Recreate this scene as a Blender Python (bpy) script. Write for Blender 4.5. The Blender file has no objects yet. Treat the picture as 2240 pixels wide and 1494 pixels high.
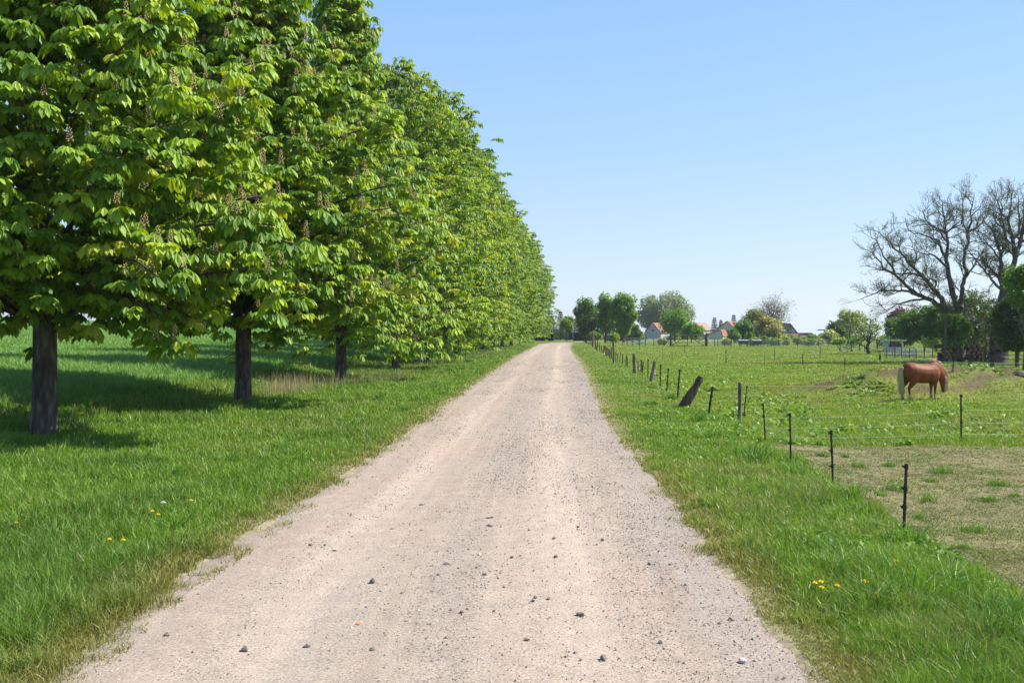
import bpy, bmesh, math, random
import numpy as np
from mathutils import Vector, Matrix

# ------------------------------------------------------------------ camera
F = 2178.0; CX = 1120.0; HZ = 725.0; EYE = 1.7      # photograph's pixel grid (2240 x 1494)
scn = bpy.context.scene
COL = scn.collection
cam_d = bpy.data.cameras.new('camera'); cam = bpy.data.objects.new('camera', cam_d); COL.objects.link(cam)
cam_d.lens = 35.0; cam_d.sensor_width = 36.0; cam_d.sensor_fit = 'HORIZONTAL'
cam_d.shift_y = -(747.0 - HZ) / 2240.0
cam_d.clip_start = 0.1; cam_d.clip_end = 8000
cam.location = (0, 0, EYE); cam.rotation_euler = (math.radians(90), 0, 0)
scn.camera = cam
# ------------------------------------------------------------------ world + sun
SUN_AZ = math.radians(78); SUN_EL = math.radians(46)
w = bpy.data.worlds.new("World"); scn.world = w; w.use_nodes = True
nt = w.node_tree; nt.nodes.clear()
sky = nt.nodes.new('ShaderNodeTexSky'); sky.sky_type = 'NISHITA'; sky.sun_disc = False
sky.sun_elevation = SUN_EL; sky.sun_rotation = SUN_AZ
sky.air_density = 1.0; sky.dust_density = 0.2; sky.ozone_density = 3.0; sky.altitude = 300
bg = nt.nodes.new('ShaderNodeBackground'); bg.inputs[1].default_value = 0.100
wo = nt.nodes.new('ShaderNodeOutputWorld')
geo = nt.nodes.new('ShaderNodeTexCoord'); sx = nt.nodes.new('ShaderNodeSeparateXYZ'); nt.links.new(geo.outputs['Generated'], sx.inputs[0])
ramp = nt.nodes.new('ShaderNodeValToRGB'); nt.links.new(sx.outputs[2], ramp.inputs[0])     # clear spring sky: pale at the horizon, blue above
el = ramp.color_ramp.elements; el[0].position = 0.0; el[0].color = (3.55, 4.0, 4.35, 1); el[1].position = 0.34; el[1].color = (1.60, 3.05, 5.4, 1)
for p_, c_ in ((.07, (3.0, 3.85, 4.8)), (.18, (2.25, 3.55, 5.2)), (.8, (.8, 1.6, 3.6))):
    e_ = el.new(p_); e_.color = (*c_, 1)
mixs = nt.nodes.new('ShaderNodeMix'); mixs.data_type = 'RGBA'; mixs.inputs[0].default_value = 0.75
nt.links.new(sky.outputs[0], mixs.inputs[6]); nt.links.new(ramp.outputs[0], mixs.inputs[7])
nt.links.new(mixs.outputs[2], bg.inputs[0]); nt.links.new(bg.outputs[0], wo.inputs[0])
sd = bpy.data.lights.new('sun', 'SUN'); so = bpy.data.objects.new('sun', sd); COL.objects.link(so)
sd.energy = 5.0; sd.angle = math.radians(0.5); sd.color = (1.0, 0.95, 0.87)
sdir = Vector((math.sin(SUN_AZ) * math.cos(SUN_EL), math.cos(SUN_AZ) * math.cos(SUN_EL), math.sin(SUN_EL)))
so.rotation_euler = sdir.to_track_quat('Z', 'Y').to_euler()
so.location = (40, 10, 60)
scn.view_settings.view_transform = 'Standard'; scn.view_settings.look = 'None'
scn.view_settings.exposure = 0.95; scn.view_settings.gamma = 1.0

rng = np.random.default_rng(7)
random.seed(7)

# ------------------------------------------------------------------ noise / terrain
def _hash(i, j, s):
    h = (i * 374761393 + j * 668265263 + s * 974711) & 0x7fffffff
    h = ((h ^ (h >> 13)) * 1274126177) & 0x7fffffff
    return ((h ^ (h >> 16)) & 0xffff) / 65535.0
def vn(x, y, s=0):
    x = np.asarray(x, dtype=np.float64); y = np.asarray(y, dtype=np.float64)
    i = np.floor(x).astype(np.int64); j = np.floor(y).astype(np.int64)
    fx = x - i; fy = y - j; fx = fx * fx * (3 - 2 * fx); fy = fy * fy * (3 - 2 * fy)
    a = _hash(i, j, s); b = _hash(i + 1, j, s); c = _hash(i, j + 1, s); d = _hash(i + 1, j + 1, s)
    return (a * (1 - fx) + b * fx) * (1 - fy) + (c * (1 - fx) + d * fx) * fy
def fbm(x, y, s=0):
    return vn(x, y, s) * .5 + vn(x * 2.1, y * 2.1, s + 1) * .3 + vn(x * 4.3, y * 4.3, s + 2) * .2
def sst(a, b, x):
    t = np.clip((x - a) / (b - a), 0, 1); return t * t * (3 - 2 * t)

_ey = [1494, 1400, 1300, 1200, 1100, 1000, 950, 900, 850, 800, 780, 760, 752]
_el = [112, 215, 345, 500, 665, 820, 893, 960, 1030, 1100, 1130, 1168, 1184]
_er = [1785, 1705, 1625, 1547, 1468, 1384, 1341, 1313, 1293, 1270, 1257, 1245, 1247]
_cl = []
for y, l, r in zip(_ey, _el, _er):
    Y = F * EYE / (y - HZ); _cl.append(((( l + r) / 2 - CX) / F * Y, Y, (r - l) / 2 / F * Y))
s0 = (_cl[2][0] - _cl[0][0]) / (_cl[2][1] - _cl[0][1])
_cl = [(_cl[0][0] + s0 * (-16 - _cl[0][1]), -16.0, 1.88)] + _cl
_cl += [(8.6, 155.0, 2.0), (13.5, 166.0, 2.0), (22, 173.0, 2.0), (36, 177.0, 2.0), (70, 181.0, 2.0), (120, 186.0, 2.0)]
CL = np.array(_cl)
def road_u(X, Y):
    """signed distance past the road edge (negative = on the road), side (-1 left, +1 right)"""
    X = np.asarray(X, float); Y = np.asarray(Y, float)
    best = np.full(X.shape, 1e9); side = np.ones(X.shape)
    for k in range(len(CL) - 1):
        ax, ay, ah = CL[k]; bx, by, bh = CL[k + 1]
        dx, dy = bx - ax, by - ay; L2 = dx * dx + dy * dy
        t = np.clip(((X - ax) * dx + (Y - ay) * dy) / L2, 0, 1)
        px = X - ax - t * dx; py = Y - ay - t * dy
        d = np.sqrt(px * px + py * py) - (ah + t * (bh - ah))
        sgn = np.where(dx * py - dy * px > 0, -1.0, 1.0)
        m = d < best; best = np.where(m, d, best); side = np.where(m, sgn, side)
    return best, side
FENCE = np.array([(2.9, 3.0), (3.3, 8.4), (3.98, 15.6), (4.4, 19.2), (4.9, 34.6), (5.45, 45), (5.6, 54.5), (7.4, 90), (11.7, 161)])
def fence_x(Y): return np.interp(Y, FENCE[:, 1], FENCE[:, 0])
def terrain(X, Y, fine=True):
    X = np.asarray(X, float); Y = np.asarray(Y, float)
    u, side = road_u(X, Y)
    xl = np.interp(Y, CL[:14, 1], CL[:14, 0])
    XL = xl - X                         # metres left of the centre line
    z = 0.48 * sst(7.5, 11.5, XL) + 0.0355 * np.maximum(0, XL - 10) * (1 - 0.85 * sst(290, 420, Y)) * sst(8, 14, XL)
    z = np.minimum(z, 14)
    z = z - 0.10 * sst(2.5, 5.5, -XL) * (1 - sst(60, 90, Y))
    z = z - 0.0052 * np.maximum(0, Y - 195) * sst(-60, 10, X)
    # earth mound behind the horse
    mx, my = 13.4, 29.4
    q = ((X - mx) / 4.3) ** 2 + ((Y - my) / 2.7) ** 2
    z = z + 0.64 * np.exp(-q * 1.3) * (0.75 + 0.4 * fbm(X * 1.3, Y * 1.3, 40) + .35 * fbm(X * 2.6, Y * 2.6, 45))
    q = ((X - 10.2) / 1.9) ** 2 + ((Y - 28.2) / 1.5) ** 2
    z = z + 0.36 * np.exp(-q * 1.3) * (0.8 + 0.5 * fbm(X * 1.8, Y * 1.8, 41))
    if fine:
        g = sst(0.1, 0.9, u)
        z = z + g * (0.09 * (fbm(X * .55, Y * .55, 3) - .5) + 0.05 * (vn(X * 2.2, Y * 2.2, 9) - .5))
        z = z - 0.02 * (u < 0.0)
    return z
def zt(x, y): return float(terrain(np.array([x]), np.array([y]))[0])
def gp(px, py):
    """point of the terrain seen at pixel (px, py)"""
    lo = 3.0; hi = None
    if py > HZ + 4: lo = max(3.0, .42 * F * EYE / (py - HZ) * (1 if px > 600 or py > 850 else .6))
    Y = lo
    while Y < 900:
        X = (px - CX) / F * Y; zr = EYE - (py - HZ) / F * Y
        if zt(X, Y) >= zr: hi = Y; break
        lo = Y; Y *= 1.04
    if hi is None: hi = Y
    for _ in range(18):
        m = (lo + hi) / 2; X = (px - CX) / F * m
        if zt(X, m) >= EYE - (py - HZ) / F * m: hi = m
        else: lo = m
    X = (px - CX) / F * hi
    return Vector((X, hi, zt(X, hi)))
def at(px, py, Y): return Vector(((px - CX) / F * Y, Y, EYE - (py - HZ) / F * Y))

# ------------------------------------------------------------------ object helpers
def tag(o, label=None, cat=None, group=None, kind=None):
    if label: o['label'] = label
    if cat: o['category'] = cat
    if group: o['group'] = group
    if kind: o['kind'] = kind
    return o
def empty(name, loc=(0, 0, 0), rz=0.0):
    o = bpy.data.objects.new(name, None); o.empty_display_size = .2
    COL.objects.link(o); o.location = loc; o.rotation_euler = (0, 0, rz); return o
def np_mesh(name, V, polys, mats, parent=None, col=None, smooth=False, loc=None, mi=None):
    V = np.asarray(V, np.float32).reshape(-1, 3)
    me = bpy.data.meshes.new(name)
    polys = [np.asarray(p, np.int32) for p in polys if len(p)]
    nl = sum(p.size for p in polys); npoly = sum(len(p) for p in polys)
    me.vertices.add(len(V)); me.vertices.foreach_set('co', V.ravel())
    me.loops.add(nl); me.polygons.add(npoly)
    me.loops.foreach_set('vertex_index', np.concatenate([p.ravel() for p in polys]))
    tot = np.concatenate([np.full(len(p), p.shape[1], np.int32) for p in polys])
    st = np.concatenate([[0], np.cumsum(tot)[:-1]]).astype(np.int32)
    me.polygons.foreach_set('loop_start', st)
    if smooth is not None: me.polygons.foreach_set('use_smooth', np.full(npoly, bool(smooth)))
    if mi is not None: me.polygons.foreach_set('material_index', np.asarray(mi, np.int32))
    me.update(calc_edges=True)
    if col is not None:
        col = np.asarray(col, np.float32)
        if col.shape[1] == 3: col = np.concatenate([col, np.ones((len(col), 1), np.float32)], 1)
        a = me.attributes.new('Col', 'FLOAT_COLOR', 'POINT'); a.data.foreach_set('color', col.ravel())
    if not isinstance(mats, (list, tuple)): mats = [mats]
    for m in mats: me.materials.append(m)
    o = bpy.data.objects.new(name, me); COL.objects.link(o)
    if parent: o.parent = parent
    if loc is not None: o.location = loc
    return o
def dup(root, loc, rz=0.0, scale=None):
    c = root.copy(); COL.objects.link(c); c.location = loc; c.rotation_euler = (0, 0, rz)
    if scale is not None: c.scale = scale
    for ch in root.children:
        d = ch.copy(); COL.objects.link(d); d.parent = c
        for g in ch.children:
            e = g.copy(); COL.objects.link(e); e.parent = d
    return c

class MB:
    def __init__(s): s.V = []; s.F = {3: [], 4: []}; s.C = []; s.n = 0
    def add(s, V, faces, c=None):
        V = [tuple(v) for v in V]; s.V += V
        for f in faces:
            s.F.setdefault(len(f), []).append([i + s.n for i in f])
        if c is not None: s.C += [c] * len(V)
        s.n += len(V); return s
    def box(s, c, size, rot=None, col=None, taper=1.0):
        hx, hy, hz = size[0] / 2, size[1] / 2, size[2] / 2
        vs = []
        for z in (-1, 1):
            t = taper if z > 0 else 1
            for x, y in ((-1, -1), (1, -1), (1, 1), (-1, 1)):
                v = Vector((x * hx * t, y * hy * t, z * hz))
                if rot: v = rot @ v
                vs.append(v + Vector(c))
        return s.add(vs, [(3, 2, 1, 0), (4, 5, 6, 7), (0, 1, 5, 4), (1, 2, 6, 5), (2, 3, 7, 6), (3, 0, 4, 7)], col)
    def tube(s, pts, rad, n=8, cap=True, col=None, jit=0.0, sq=1.0):
        pts = [Vector(p) for p in pts]; m = len(pts)
        if not hasattr(rad, '__len__'): rad = [rad] * m
        d0 = (pts[1] - pts[0]).normalized()
        a = Vector((0, 0, 1)) if abs(d0.z) < .9 else Vector((1, 0, 0))
        x = d0.cross(a).normalized(); vs = []
        for i, p in enumerate(pts):
            d = (pts[min(i + 1, m - 1)] - pts[max(i - 1, 0)]).normalized()
            x = (x - d * x.dot(d)).normalized(); y = d.cross(x)
            for k in range(n):
                t = 2 * math.pi * k / n; r = rad[i] * (1 + (random.uniform(-jit, jit) if jit else 0))
                vs.append(p + x * math.cos(t) * r + y * math.sin(t) * r * sq)
        fs = [(i * n + k, i * n + (k + 1) % n, (i + 1) * n + (k + 1) % n, (i + 1) * n + k) for i in range(m - 1) for k in range(n)]
        if cap: fs += [tuple(range(n - 1, -1, -1)), tuple((m - 1) * n + k for k in range(n))]
        return s.add(vs, fs, col)
    def build(s, name, mat, parent=None, smooth=False, loc=None):
        return np_mesh(name, s.V, [s.F[k] for k in sorted(s.F) if s.F[k]], mat, parent, np.array(s.C) if s.C else None, smooth, loc)
def seg_tubes(P0, P1, R0, R1, n=5):
    P0 = np.asarray(P0, float); P1 = np.asarray(P1, float); R0 = np.asarray(R0)[:, None]; R1 = np.asarray(R1)[:, None]
    d = P1 - P0; d /= np.linalg.norm(d, axis=1, keepdims=True) + 1e-9
    a = np.where(np.abs(d[:, 2:3]) < .9, np.array([[0, 0, 1.]]), np.array([[1., 0, 0]]))
    x = np.cross(d, a); x /= np.linalg.norm(x, axis=1, keepdims=True); y = np.cross(d, x)
    N = len(P0); V = np.zeros((N, 2 * n, 3))
    for k in range(n):
        t = 2 * math.pi * k / n; o = x * math.cos(t) + y * math.sin(t)
        V[:, k] = P0 + o * R0; V[:, n + k] = P1 + o * R1
    base = (np.arange(N) * 2 * n)[:, None]
    Fq = np.concatenate([base + np.array([[k, (k + 1) % n, n + (k + 1) % n, n + k]]) for k in range(n)])
    return V.reshape(-1, 3), Fq

# ------------------------------------------------------------------ materials
def newmat(name):
    m = bpy.data.materials.new(name); m.use_nodes = True; t = m.node_tree; t.nodes.clear()
    out = t.nodes.new('ShaderNodeOutputMaterial'); return m, t, out
def N(t, typ, **kw):
    n = t.nodes.new(typ)
    for k, v in kw.items(): setattr(n, k, v)
    return n
def leafmat(name, trans=0.35, tcol=(1.1, 1.25, .35), rough=.45, spec=.35, gain=1.0):
    m, t, out = newmat(name)
    at_ = N(t, 'ShaderNodeAttribute', attribute_name='Col')
    p = N(t, 'ShaderNodeBsdfPrincipled'); p.inputs['Roughness'].default_value = rough
    p.inputs['Specular IOR Level'].default_value = spec
    t.links.new(at_.outputs[0], p.inputs['Base Color'])
    mul = N(t, 'ShaderNodeMix', data_type='RGBA', blend_type='MULTIPLY'); mul.inputs[0].default_value = 1
    t.links.new(at_.outputs[0], mul.inputs[6]); mul.inputs[7].default_value = (*tcol, 1)
    tr = N(t, 'ShaderNodeBsdfTranslucent'); t.links.new(mul.outputs[2], tr.inputs[0])
    mx = N(t, 'ShaderNodeMixShader'); mx.inputs[0].default_value = trans
    t.links.new(p.outputs[0], mx.inputs[1]); t.links.new(tr.outputs[0], mx.inputs[2]); t.links.new(mx.outputs[0], out.inputs[0])
    return m
def noisemat(name, c1, c2, scale=8, rough=.8, bump=.3, bscale=None, stretch=(1, 1, 1), c3=None, metal=0, spec=.3, detail=6):
    m, t, out = newmat(name)
    tc = N(t, 'ShaderNodeTexCoord'); mp = N(t, 'ShaderNodeMapping'); mp.inputs['Scale'].default_value = stretch
    t.links.new(tc.outputs['Object'], mp.inputs[0])
    nz = N(t, 'ShaderNodeTexNoise'); nz.inputs['Scale'].default_value = scale; nz.inputs['Detail'].default_value = detail
    t.links.new(mp.outputs[0], nz.inputs[0])
    cr = N(t, 'ShaderNodeValToRGB'); cr.color_ramp.elements[0].position = .35; cr.color_ramp.elements[1].position = .68
    cr.color_ramp.elements[0].color = (*c1, 1); cr.color_ramp.elements[1].color = (*c2, 1)
    if c3: e = cr.color_ramp.elements.new(.52); e.color = (*c3, 1)
    t.links.new(nz.outputs[0], cr.inputs[0])
    p = N(t, 'ShaderNodeBsdfPrincipled'); p.inputs['Roughness'].default_value = rough; p.inputs['Metallic'].default_value = metal
    p.inputs['Specular IOR Level'].default_value = spec
    t.links.new(cr.outputs[0], p.inputs['Base Color'])
    if bump:
        n2 = N(t, 'ShaderNodeTexNoise'); n2.inputs['Scale'].default_value = bscale or scale * 3; n2.inputs['Detail'].default_value = 5
        t.links.new(mp.outputs[0], n2.inputs[0])
        b = N(t, 'ShaderNodeBump'); b.inputs['Strength'].default_value = bump; b.inputs['Distance'].default_value = .02
        t.links.new(n2.outputs[0], b.inputs['Height']); t.links.new(b.outputs[0], p.inputs['Normal'])
    t.links.new(p.outputs[0], out.inputs[0]); return m
M_leaf = leafmat('chestnut_leaf', .30, (1.6, 1.4, .22), .54, .30)
M_tree = leafmat('tree_leaf', .36, (1.1, 1.2, .4), .6, .2)
M_grass = leafmat('grass_blade', .30, (1.15, 1.2, .45), .5, .3)
M_spike = leafmat('faded_blossom', .15, (1, 1, 1), .8, .1)
M_matte = leafmat('matte_attr', .0, (1, 1, 1), .85, .2)
M_bark = noisemat('chestnut_bark', (.045, .037, .028), (.16, .145, .115), 11, .95, 1.0, 34, (1, 1, .3), c3=(.085, .07, .055))
M_bark2 = noisemat('dark_bark', (.07, .06, .05), (.155, .135, .11), 6, .9, .7, 20, (1, 1, .3))
M_bark3 = noisemat('limb_bark', (.05, .03, .02), (.11, .07, .045), 6, .9, .5, 20, (1, 1, .4))
# ------------------------------------------------------------------ ground sheet
def _st(vals): return np.array(sorted(set(np.round(vals, 4))))
gx = [0.0]; s = .22
while gx[-1] < 3000:
    if gx[-1] > 22: s *= 1.12
    gx.append(gx[-1] + s)
gx = np.array(gx); gx = np.concatenate([-gx[:0:-1], gx])
gy = [-16.0]; s = .3
while gy[-1] < 4200:
    if gy[-1] > 38: s *= 1.045
    gy.append(gy[-1] + s)
gy = np.array(gy)
GX, GY = np.meshgrid(gx, gy); GZ = terrain(GX, GY)
nx, ny = len(gx), len(gy)
idx = np.arange(nx * ny).reshape(ny, nx)
quads = np.stack([idx[:-1, :-1], idx[:-1, 1:], idx[1:, 1:], idx[1:, :-1]], -1).reshape(-1, 4)

def zone(X, Y):
    """0 verge, 1 crop field, 2 pasture, 3 dry paddock (soft weights)"""
    xl = np.interp(Y, CL[:14, 1], CL[:14, 0]); XL = xl - X
    wob = (fbm(X * .5, Y * .5, 21) - .5)
    field = sst(9.0, 9.9, XL + wob * 1.0)
    fx = fence_x(Y)
    past = sst(-.2, .35, X - fx + wob * .5) * (1 - sst(0, 1, XL - 4))
    dry = sst(-.25, .25, X - fx - .1 + wob * .5) * (1 - sst(15.35, 15.75, Y + wob * .3))
    return field, past, dry
def ground_color(X, Y):
    u, side = road_u(X, Y); field, past, dry = zone(X, Y)
    n1 = fbm(X * .35, Y * .35, 5)[..., None]; n2 = fbm(X * 1.7, Y * 1.7, 6)[..., None]
    verge = np.array([.105, .165, .028]) * (0.75 + .5 * n2) + np.array([.03, .02, .0]) * n1
    crop = np.array([.10, .20, .055]) * (0.85 + .3 * n2)
    pas = np.array([.15, .21, .035]) * (0.75 + .45 * n2) + np.array([.05, .02, .005]) * sst(.5, .7, n1)
    dr = np.array([.200, .178, .095]) * (0.75 + .5 * n2); dr = dr * (1 - .35 * sst(.45, .7, n1)) + np.array([.09, .13, .03]) * .35 * sst(.45, .7, n1)
    c = verge
    c = c * (1 - past[..., None]) + pas * past[..., None]
    c = c * (1 - dry[..., None]) + dr * dry[..., None]
    c = c * (1 - field[..., None]) + crop * field[..., None]
    e = (1 - sst(0.0, .42, u + (n2[..., 0] - .5) * .4))[..., None]
    c = c * (1 - e) + np.array([.31, .265, .185]) * e
    # bare earth of the mound
    q = np.exp(-(((X - 13.4) / 4.3) ** 2 + ((Y - 29.2) / 2.7) ** 2) * 1.2) + np.exp(-(((X - 10.2) / 1.9) ** 2 + ((Y - 28.0) / 1.5) ** 2) * 1.2)
    q = (sst(.25, .6, q) * sst(.25, .65, fbm(X * 1.5, Y * 1.5, 50)))[..., None]
    c = c * (1 - q) + np.array([.115, .09, .05]) * q
    return c
gc = ground_color(GX, GY)
def groundmat():
    m, t, out = newmat('ground_soil_and_turf')
    a = N(t, 'ShaderNodeAttribute', attribute_name='Col'); tc = N(t, 'ShaderNodeTexCoord')
    nz = N(t, 'ShaderNodeTexNoise'); nz.inputs['Scale'].default_value = 9; nz.inputs['Detail'].default_value = 8; nz.inputs['Roughness'].default_value = .7
    t.links.new(tc.outputs['Object'], nz.inputs[0])
    cr = N(t, 'ShaderNodeValToRGB'); cr.color_ramp.elements[0].position = .32; cr.color_ramp.elements[1].position = .7
    cr.color_ramp.elements[0].color = (.45, .45, .45, 1); cr.color_ramp.elements[1].color = (1.35, 1.3, 1.2, 1)
    t.links.new(nz.outputs[0], cr.inputs[0])
    mu = N(t, 'ShaderNodeMix', data_type='RGBA', blend_type='MULTIPLY'); mu.inputs[0].default_value = 1
    t.links.new(a.outputs[0], mu.inputs[6]); t.links.new(cr.outputs[0], mu.inputs[7])
    p = N(t, 'ShaderNodeBsdfPrincipled'); p.inputs['Roughness'].default_value = .95; p.inputs['Specular IOR Level'].default_value = .1
    t.links.new(mu.outputs[2], p.inputs['Base Color'])
    b = N(t, 'ShaderNodeBump'); b.inputs['Strength'].default_value = .8; b.inputs['Distance'].default_value = .03
    t.links.new(nz.outputs[0], b.inputs['Height']); t.links.new(b.outputs[0], p.inputs['Normal'])
    t.links.new(p.outputs[0], out.inputs[0]); return m
o = np_mesh('ground', np.stack([GX, GY, GZ], -1).reshape(-1, 3), [quads], groundmat(), None, gc.reshape(-1, 3), True)
tag(o, kind='structure')

# ------------------------------------------------------------------ gravel road
def catmull(P, k=10):
    out = []
    for i in range(len(P) - 1):
        p0 = P[max(i - 1, 0)]; p1 = P[i]; p2 = P[i + 1]; p3 = P[min(i + 2, len(P) - 1)]
        for j in range(k):
            t = j / k
            out.append(.5 * ((2 * p1) + (-p0 + p2) * t + (2 * p0 - 5 * p1 + 4 * p2 - p3) * t * t + (-p0 + 3 * p1 - 3 * p2 + p3) * t ** 3))
    out.append(P[-1]); return np.array(out)
seglen = []
pts = []
for i in range(len(CL) - 1):
    L = np.hypot(*(CL[i + 1][:2] - CL[i][:2])); k = max(2, int(L / (.12 if CL[i][1] < 20 else .5)))
    for j in range(k): pts.append(CL[i] + (CL[i + 1] - CL[i]) * j / k)
pts.append(CL[-1]); RP = np.array(pts)
# smooth the polyline a little
for _ in range(30): RP[1:-1] = .5 * RP[1:-1] + .25 * (RP[:-2] + RP[2:])
tg = np.gradient(RP[:, :2], axis=0); tg /= np.linalg.norm(tg, axis=1, keepdims=True); nr = np.stack([tg[:, 1], -tg[:, 0]], 1)
acc = np.concatenate([[0], np.cumsum(np.linalg.norm(np.diff(RP[:, :2], axis=0), axis=1))])
us = np.linspace(-1, 1, 49)
wl = .05 * (vn(acc * 9.0, acc * 0 + 5, 67) - .5) + .07 * (fbm(acc * .7, acc * 0 + 3.3, 60) - .5) + .10 * (vn(acc * 3.1, acc * 0 + 1, 61) - .5)
wr = .05 * (vn(acc * 9.0, acc * 0 + 6, 68) - .5) + .07 * (fbm(acc * .7, acc * 0 + 7.3, 62) - .5) + .10 * (vn(acc * 3.1, acc * 0 + 2, 63) - .5)
U, A = np.meshgrid(us, acc)
half = np.where(U < 0, (RP[:, 2] + wl)[:, None], (RP[:, 2] + wr)[:, None]) + .06
RX = RP[:, 0][:, None] + nr[:, 0][:, None] * U * half; RY = RP[:, 1][:, None] + nr[:, 1][:, None] * U * half
rut = -.018 * np.exp(-((np.abs(U + .02) - .47) / .13) ** 2) + .012 * np.exp(-(U / .2) ** 2)
RZ = terrain(RX, RY, False) + .03 * (1 - U ** 2) + rut + .008 * (fbm(RX * 2, RY * 2, 65) - .5) - .006 + np.where(np.abs(U) > .985, -.012, 0)
n2_, n1_ = U.shape; idx = np.arange(U.size).reshape(n2_, n1_)
rq = np.stack([idx[:-1, :-1], idx[:-1, 1:], idx[1:, 1:], idx[1:, :-1]], -1).reshape(-1, 4)
# colour: sandy with pink patches, greyer gravel in bands and along the right edge
lon = fbm(U * 7, A * .05, 70)
gr = sst(.42, .68, lon) * .6 + sst(.62, .95, U + .25 * (fbm(RX, RY * .4, 72) - .5)) * .95 + sst(.78, .98, -U) * .4 + .5 * np.exp(-((U - .05) / .16) ** 2) * sst(.35, .7, fbm(RX * 1.2, RY * .3, 73))
gr = np.clip(gr, 0, 1)[..., None]
pk = sst(.5, .75, fbm(RX * .7, RY * .35, 74))[..., None]
trk = np.exp(-((np.abs(U + .02) - .45) / .16) ** 2) * (.6 + .5 * fbm(U * 3, A * .25, 78)); fine_ = vn(U * 26, A * .22, 79) * .6 + vn(U * 55, A * .5, 80) * .4
rc = (np.array([.415, .340, .274]) * (1 - pk) + np.array([.420, .328, .262]) * pk) * (.91 + .20 * trk + .26 * (fine_ - .5))[..., None]
eb = (sst(.90, 1.0, np.abs(U) + .12 * (fbm(RX * 3, RY * 3, 77) - .5)) * .6)[..., None]
rc = rc * (1 - eb) + np.array([.23, .19, .115]) * eb
rc = rc * (1 - gr * .55) + np.array([.31, .27, .23]) * gr * .55
def roadmat():
    m, t, out = newmat('sandy_gravel')
    a = N(t, 'ShaderNodeAttribute', attribute_name='Col'); tc = N(t, 'ShaderNodeTexCoord')
    gs = N(t, 'ShaderNodeAttribute', attribute_name='gravel')
    def noise(s, d=4, r=.6):
        n = N(t, 'ShaderNodeTexNoise'); n.inputs['Scale'].default_value = s; n.inputs['Detail'].default_value = d; n.inputs['Roughness'].default_value = r
        t.links.new(tc.outputs['Object'], n.inputs[0]); return n
    nf = noise(70, 4, .65); nm = noise(5, 6)
    cr = N(t, 'ShaderNodeValToRGB'); cr.color_ramp.elements[0].position = .3; cr.color_ramp.elements[1].position = .62
    cr.color_ramp.elements[0].color = (.50, .48, .48, 1); cr.color_ramp.elements[1].color = (1.08, 1.08, 1.06, 1)
    t.links.new(nf.outputs[0], cr.inputs[0])
    cm = N(t, 'ShaderNodeValToRGB'); cm.color_ramp.elements[0].position = .3; cm.color_ramp.elements[1].position = .7
    cm.color_ramp.elements[0].color = (.86, .86, .86, 1); cm.color_ramp.elements[1].color = (1.07, 1.06, 1.04, 1)
    t.links.new(nm.outputs[0], cm.inputs[0])
    m1 = N(t, 'ShaderNodeMix', data_type='RGBA', blend_type='MULTIPLY'); m1.inputs[0].default_value = 1
    m2 = N(t, 'ShaderNodeMix', data_type='RGBA', blend_type='MULTIPLY'); m2.inputs[0].default_value = 1
    t.links.new(a.outputs[0], m1.inputs[6]); t.links.new(cr.outputs[0], m1.inputs[7])
    t.links.new(m1.outputs[2], m2.inputs[6]); t.links.new(cm.outputs[0], m2.inputs[7])
    # small embedded stones
    last = m2.outputs[2]
    hs = []
    for sc, th, dark in ((38, .17, (.33, .29, .27)), (17, .10, (.28, .25, .23))):
        v = N(t, 'ShaderNodeTexVoronoi'); v.inputs['Scale'].default_value = sc; t.links.new(tc.outputs['Object'], v.inputs[0])
        # only some cells carry a stone
        sp = N(t, 'ShaderNodeSeparateColor'); t.links.new(v.outputs['Color'], sp.inputs[0])
        thr = N(t, 'ShaderNodeMath', operation='MULTIPLY'); t.links.new(sp.outputs[0], thr.inputs[0]); thr.inputs[1].default_value = th * 1.8
        mul = N(t, 'ShaderNodeMath', operation='MULTIPLY'); t.links.new(thr.outputs[0], mul.inputs[0]); t.links.new(gs.outputs['Fac'], mul.inputs[1])
        lt = N(t, 'ShaderNodeMath', operation='LESS_THAN'); t.links.new(v.outputs['Distance'], lt.inputs[0]); t.links.new(mul.outputs[0], lt.inputs[1])
        mm = N(t, 'ShaderNodeMix', data_type='RGBA'); t.links.new(lt.outputs[0], mm.inputs[0]); t.links.new(last, mm.inputs[6])
        mixc = N(t, 'ShaderNodeMix', data_type='RGBA'); t.links.new(sp.outputs[1], mixc.inputs[0]); mixc.inputs[6].default_value = (*dark, 1); mixc.inputs[7].default_value = (.36, .32, .28, 1)
        t.links.new(mixc.outputs[2], mm.inputs[7]); last = mm.outputs[2]; hs.append(lt)
    p = N(t, 'ShaderNodeBsdfPrincipled'); p.inputs['Roughness'].default_value = .92; p.inputs['Specular IOR Level'].default_value = .15
    t.links.new(last, p.inputs['Base Color'])
    ad = N(t, 'ShaderNodeMath', operation='ADD'); t.links.new(nf.outputs[0], ad.inputs[0]); t.links.new(hs[0].outputs[0], ad.inputs[1])
    b = N(t, 'ShaderNodeBump'); b.inputs['Strength'].default_value = .55; b.inputs['Distance'].default_value = .008
    t.links.new(ad.outputs[0], b.inputs['Height']); t.links.new(b.outputs[0], p.inputs['Normal'])
    t.links.new(p.outputs[0], out.inputs[0]); return m
ro = np_mesh('road', np.stack([RX, RY, RZ], -1).reshape(-1, 3), [rq], roadmat(), None, rc.reshape(-1, 3), True)
a = ro.data.attributes.new('gravel', 'FLOAT', 'POINT'); a.data.foreach_set('value', (.55 + .75 * gr[..., 0]).ravel().astype(np.float32))
tag(ro, kind='structure')
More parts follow.
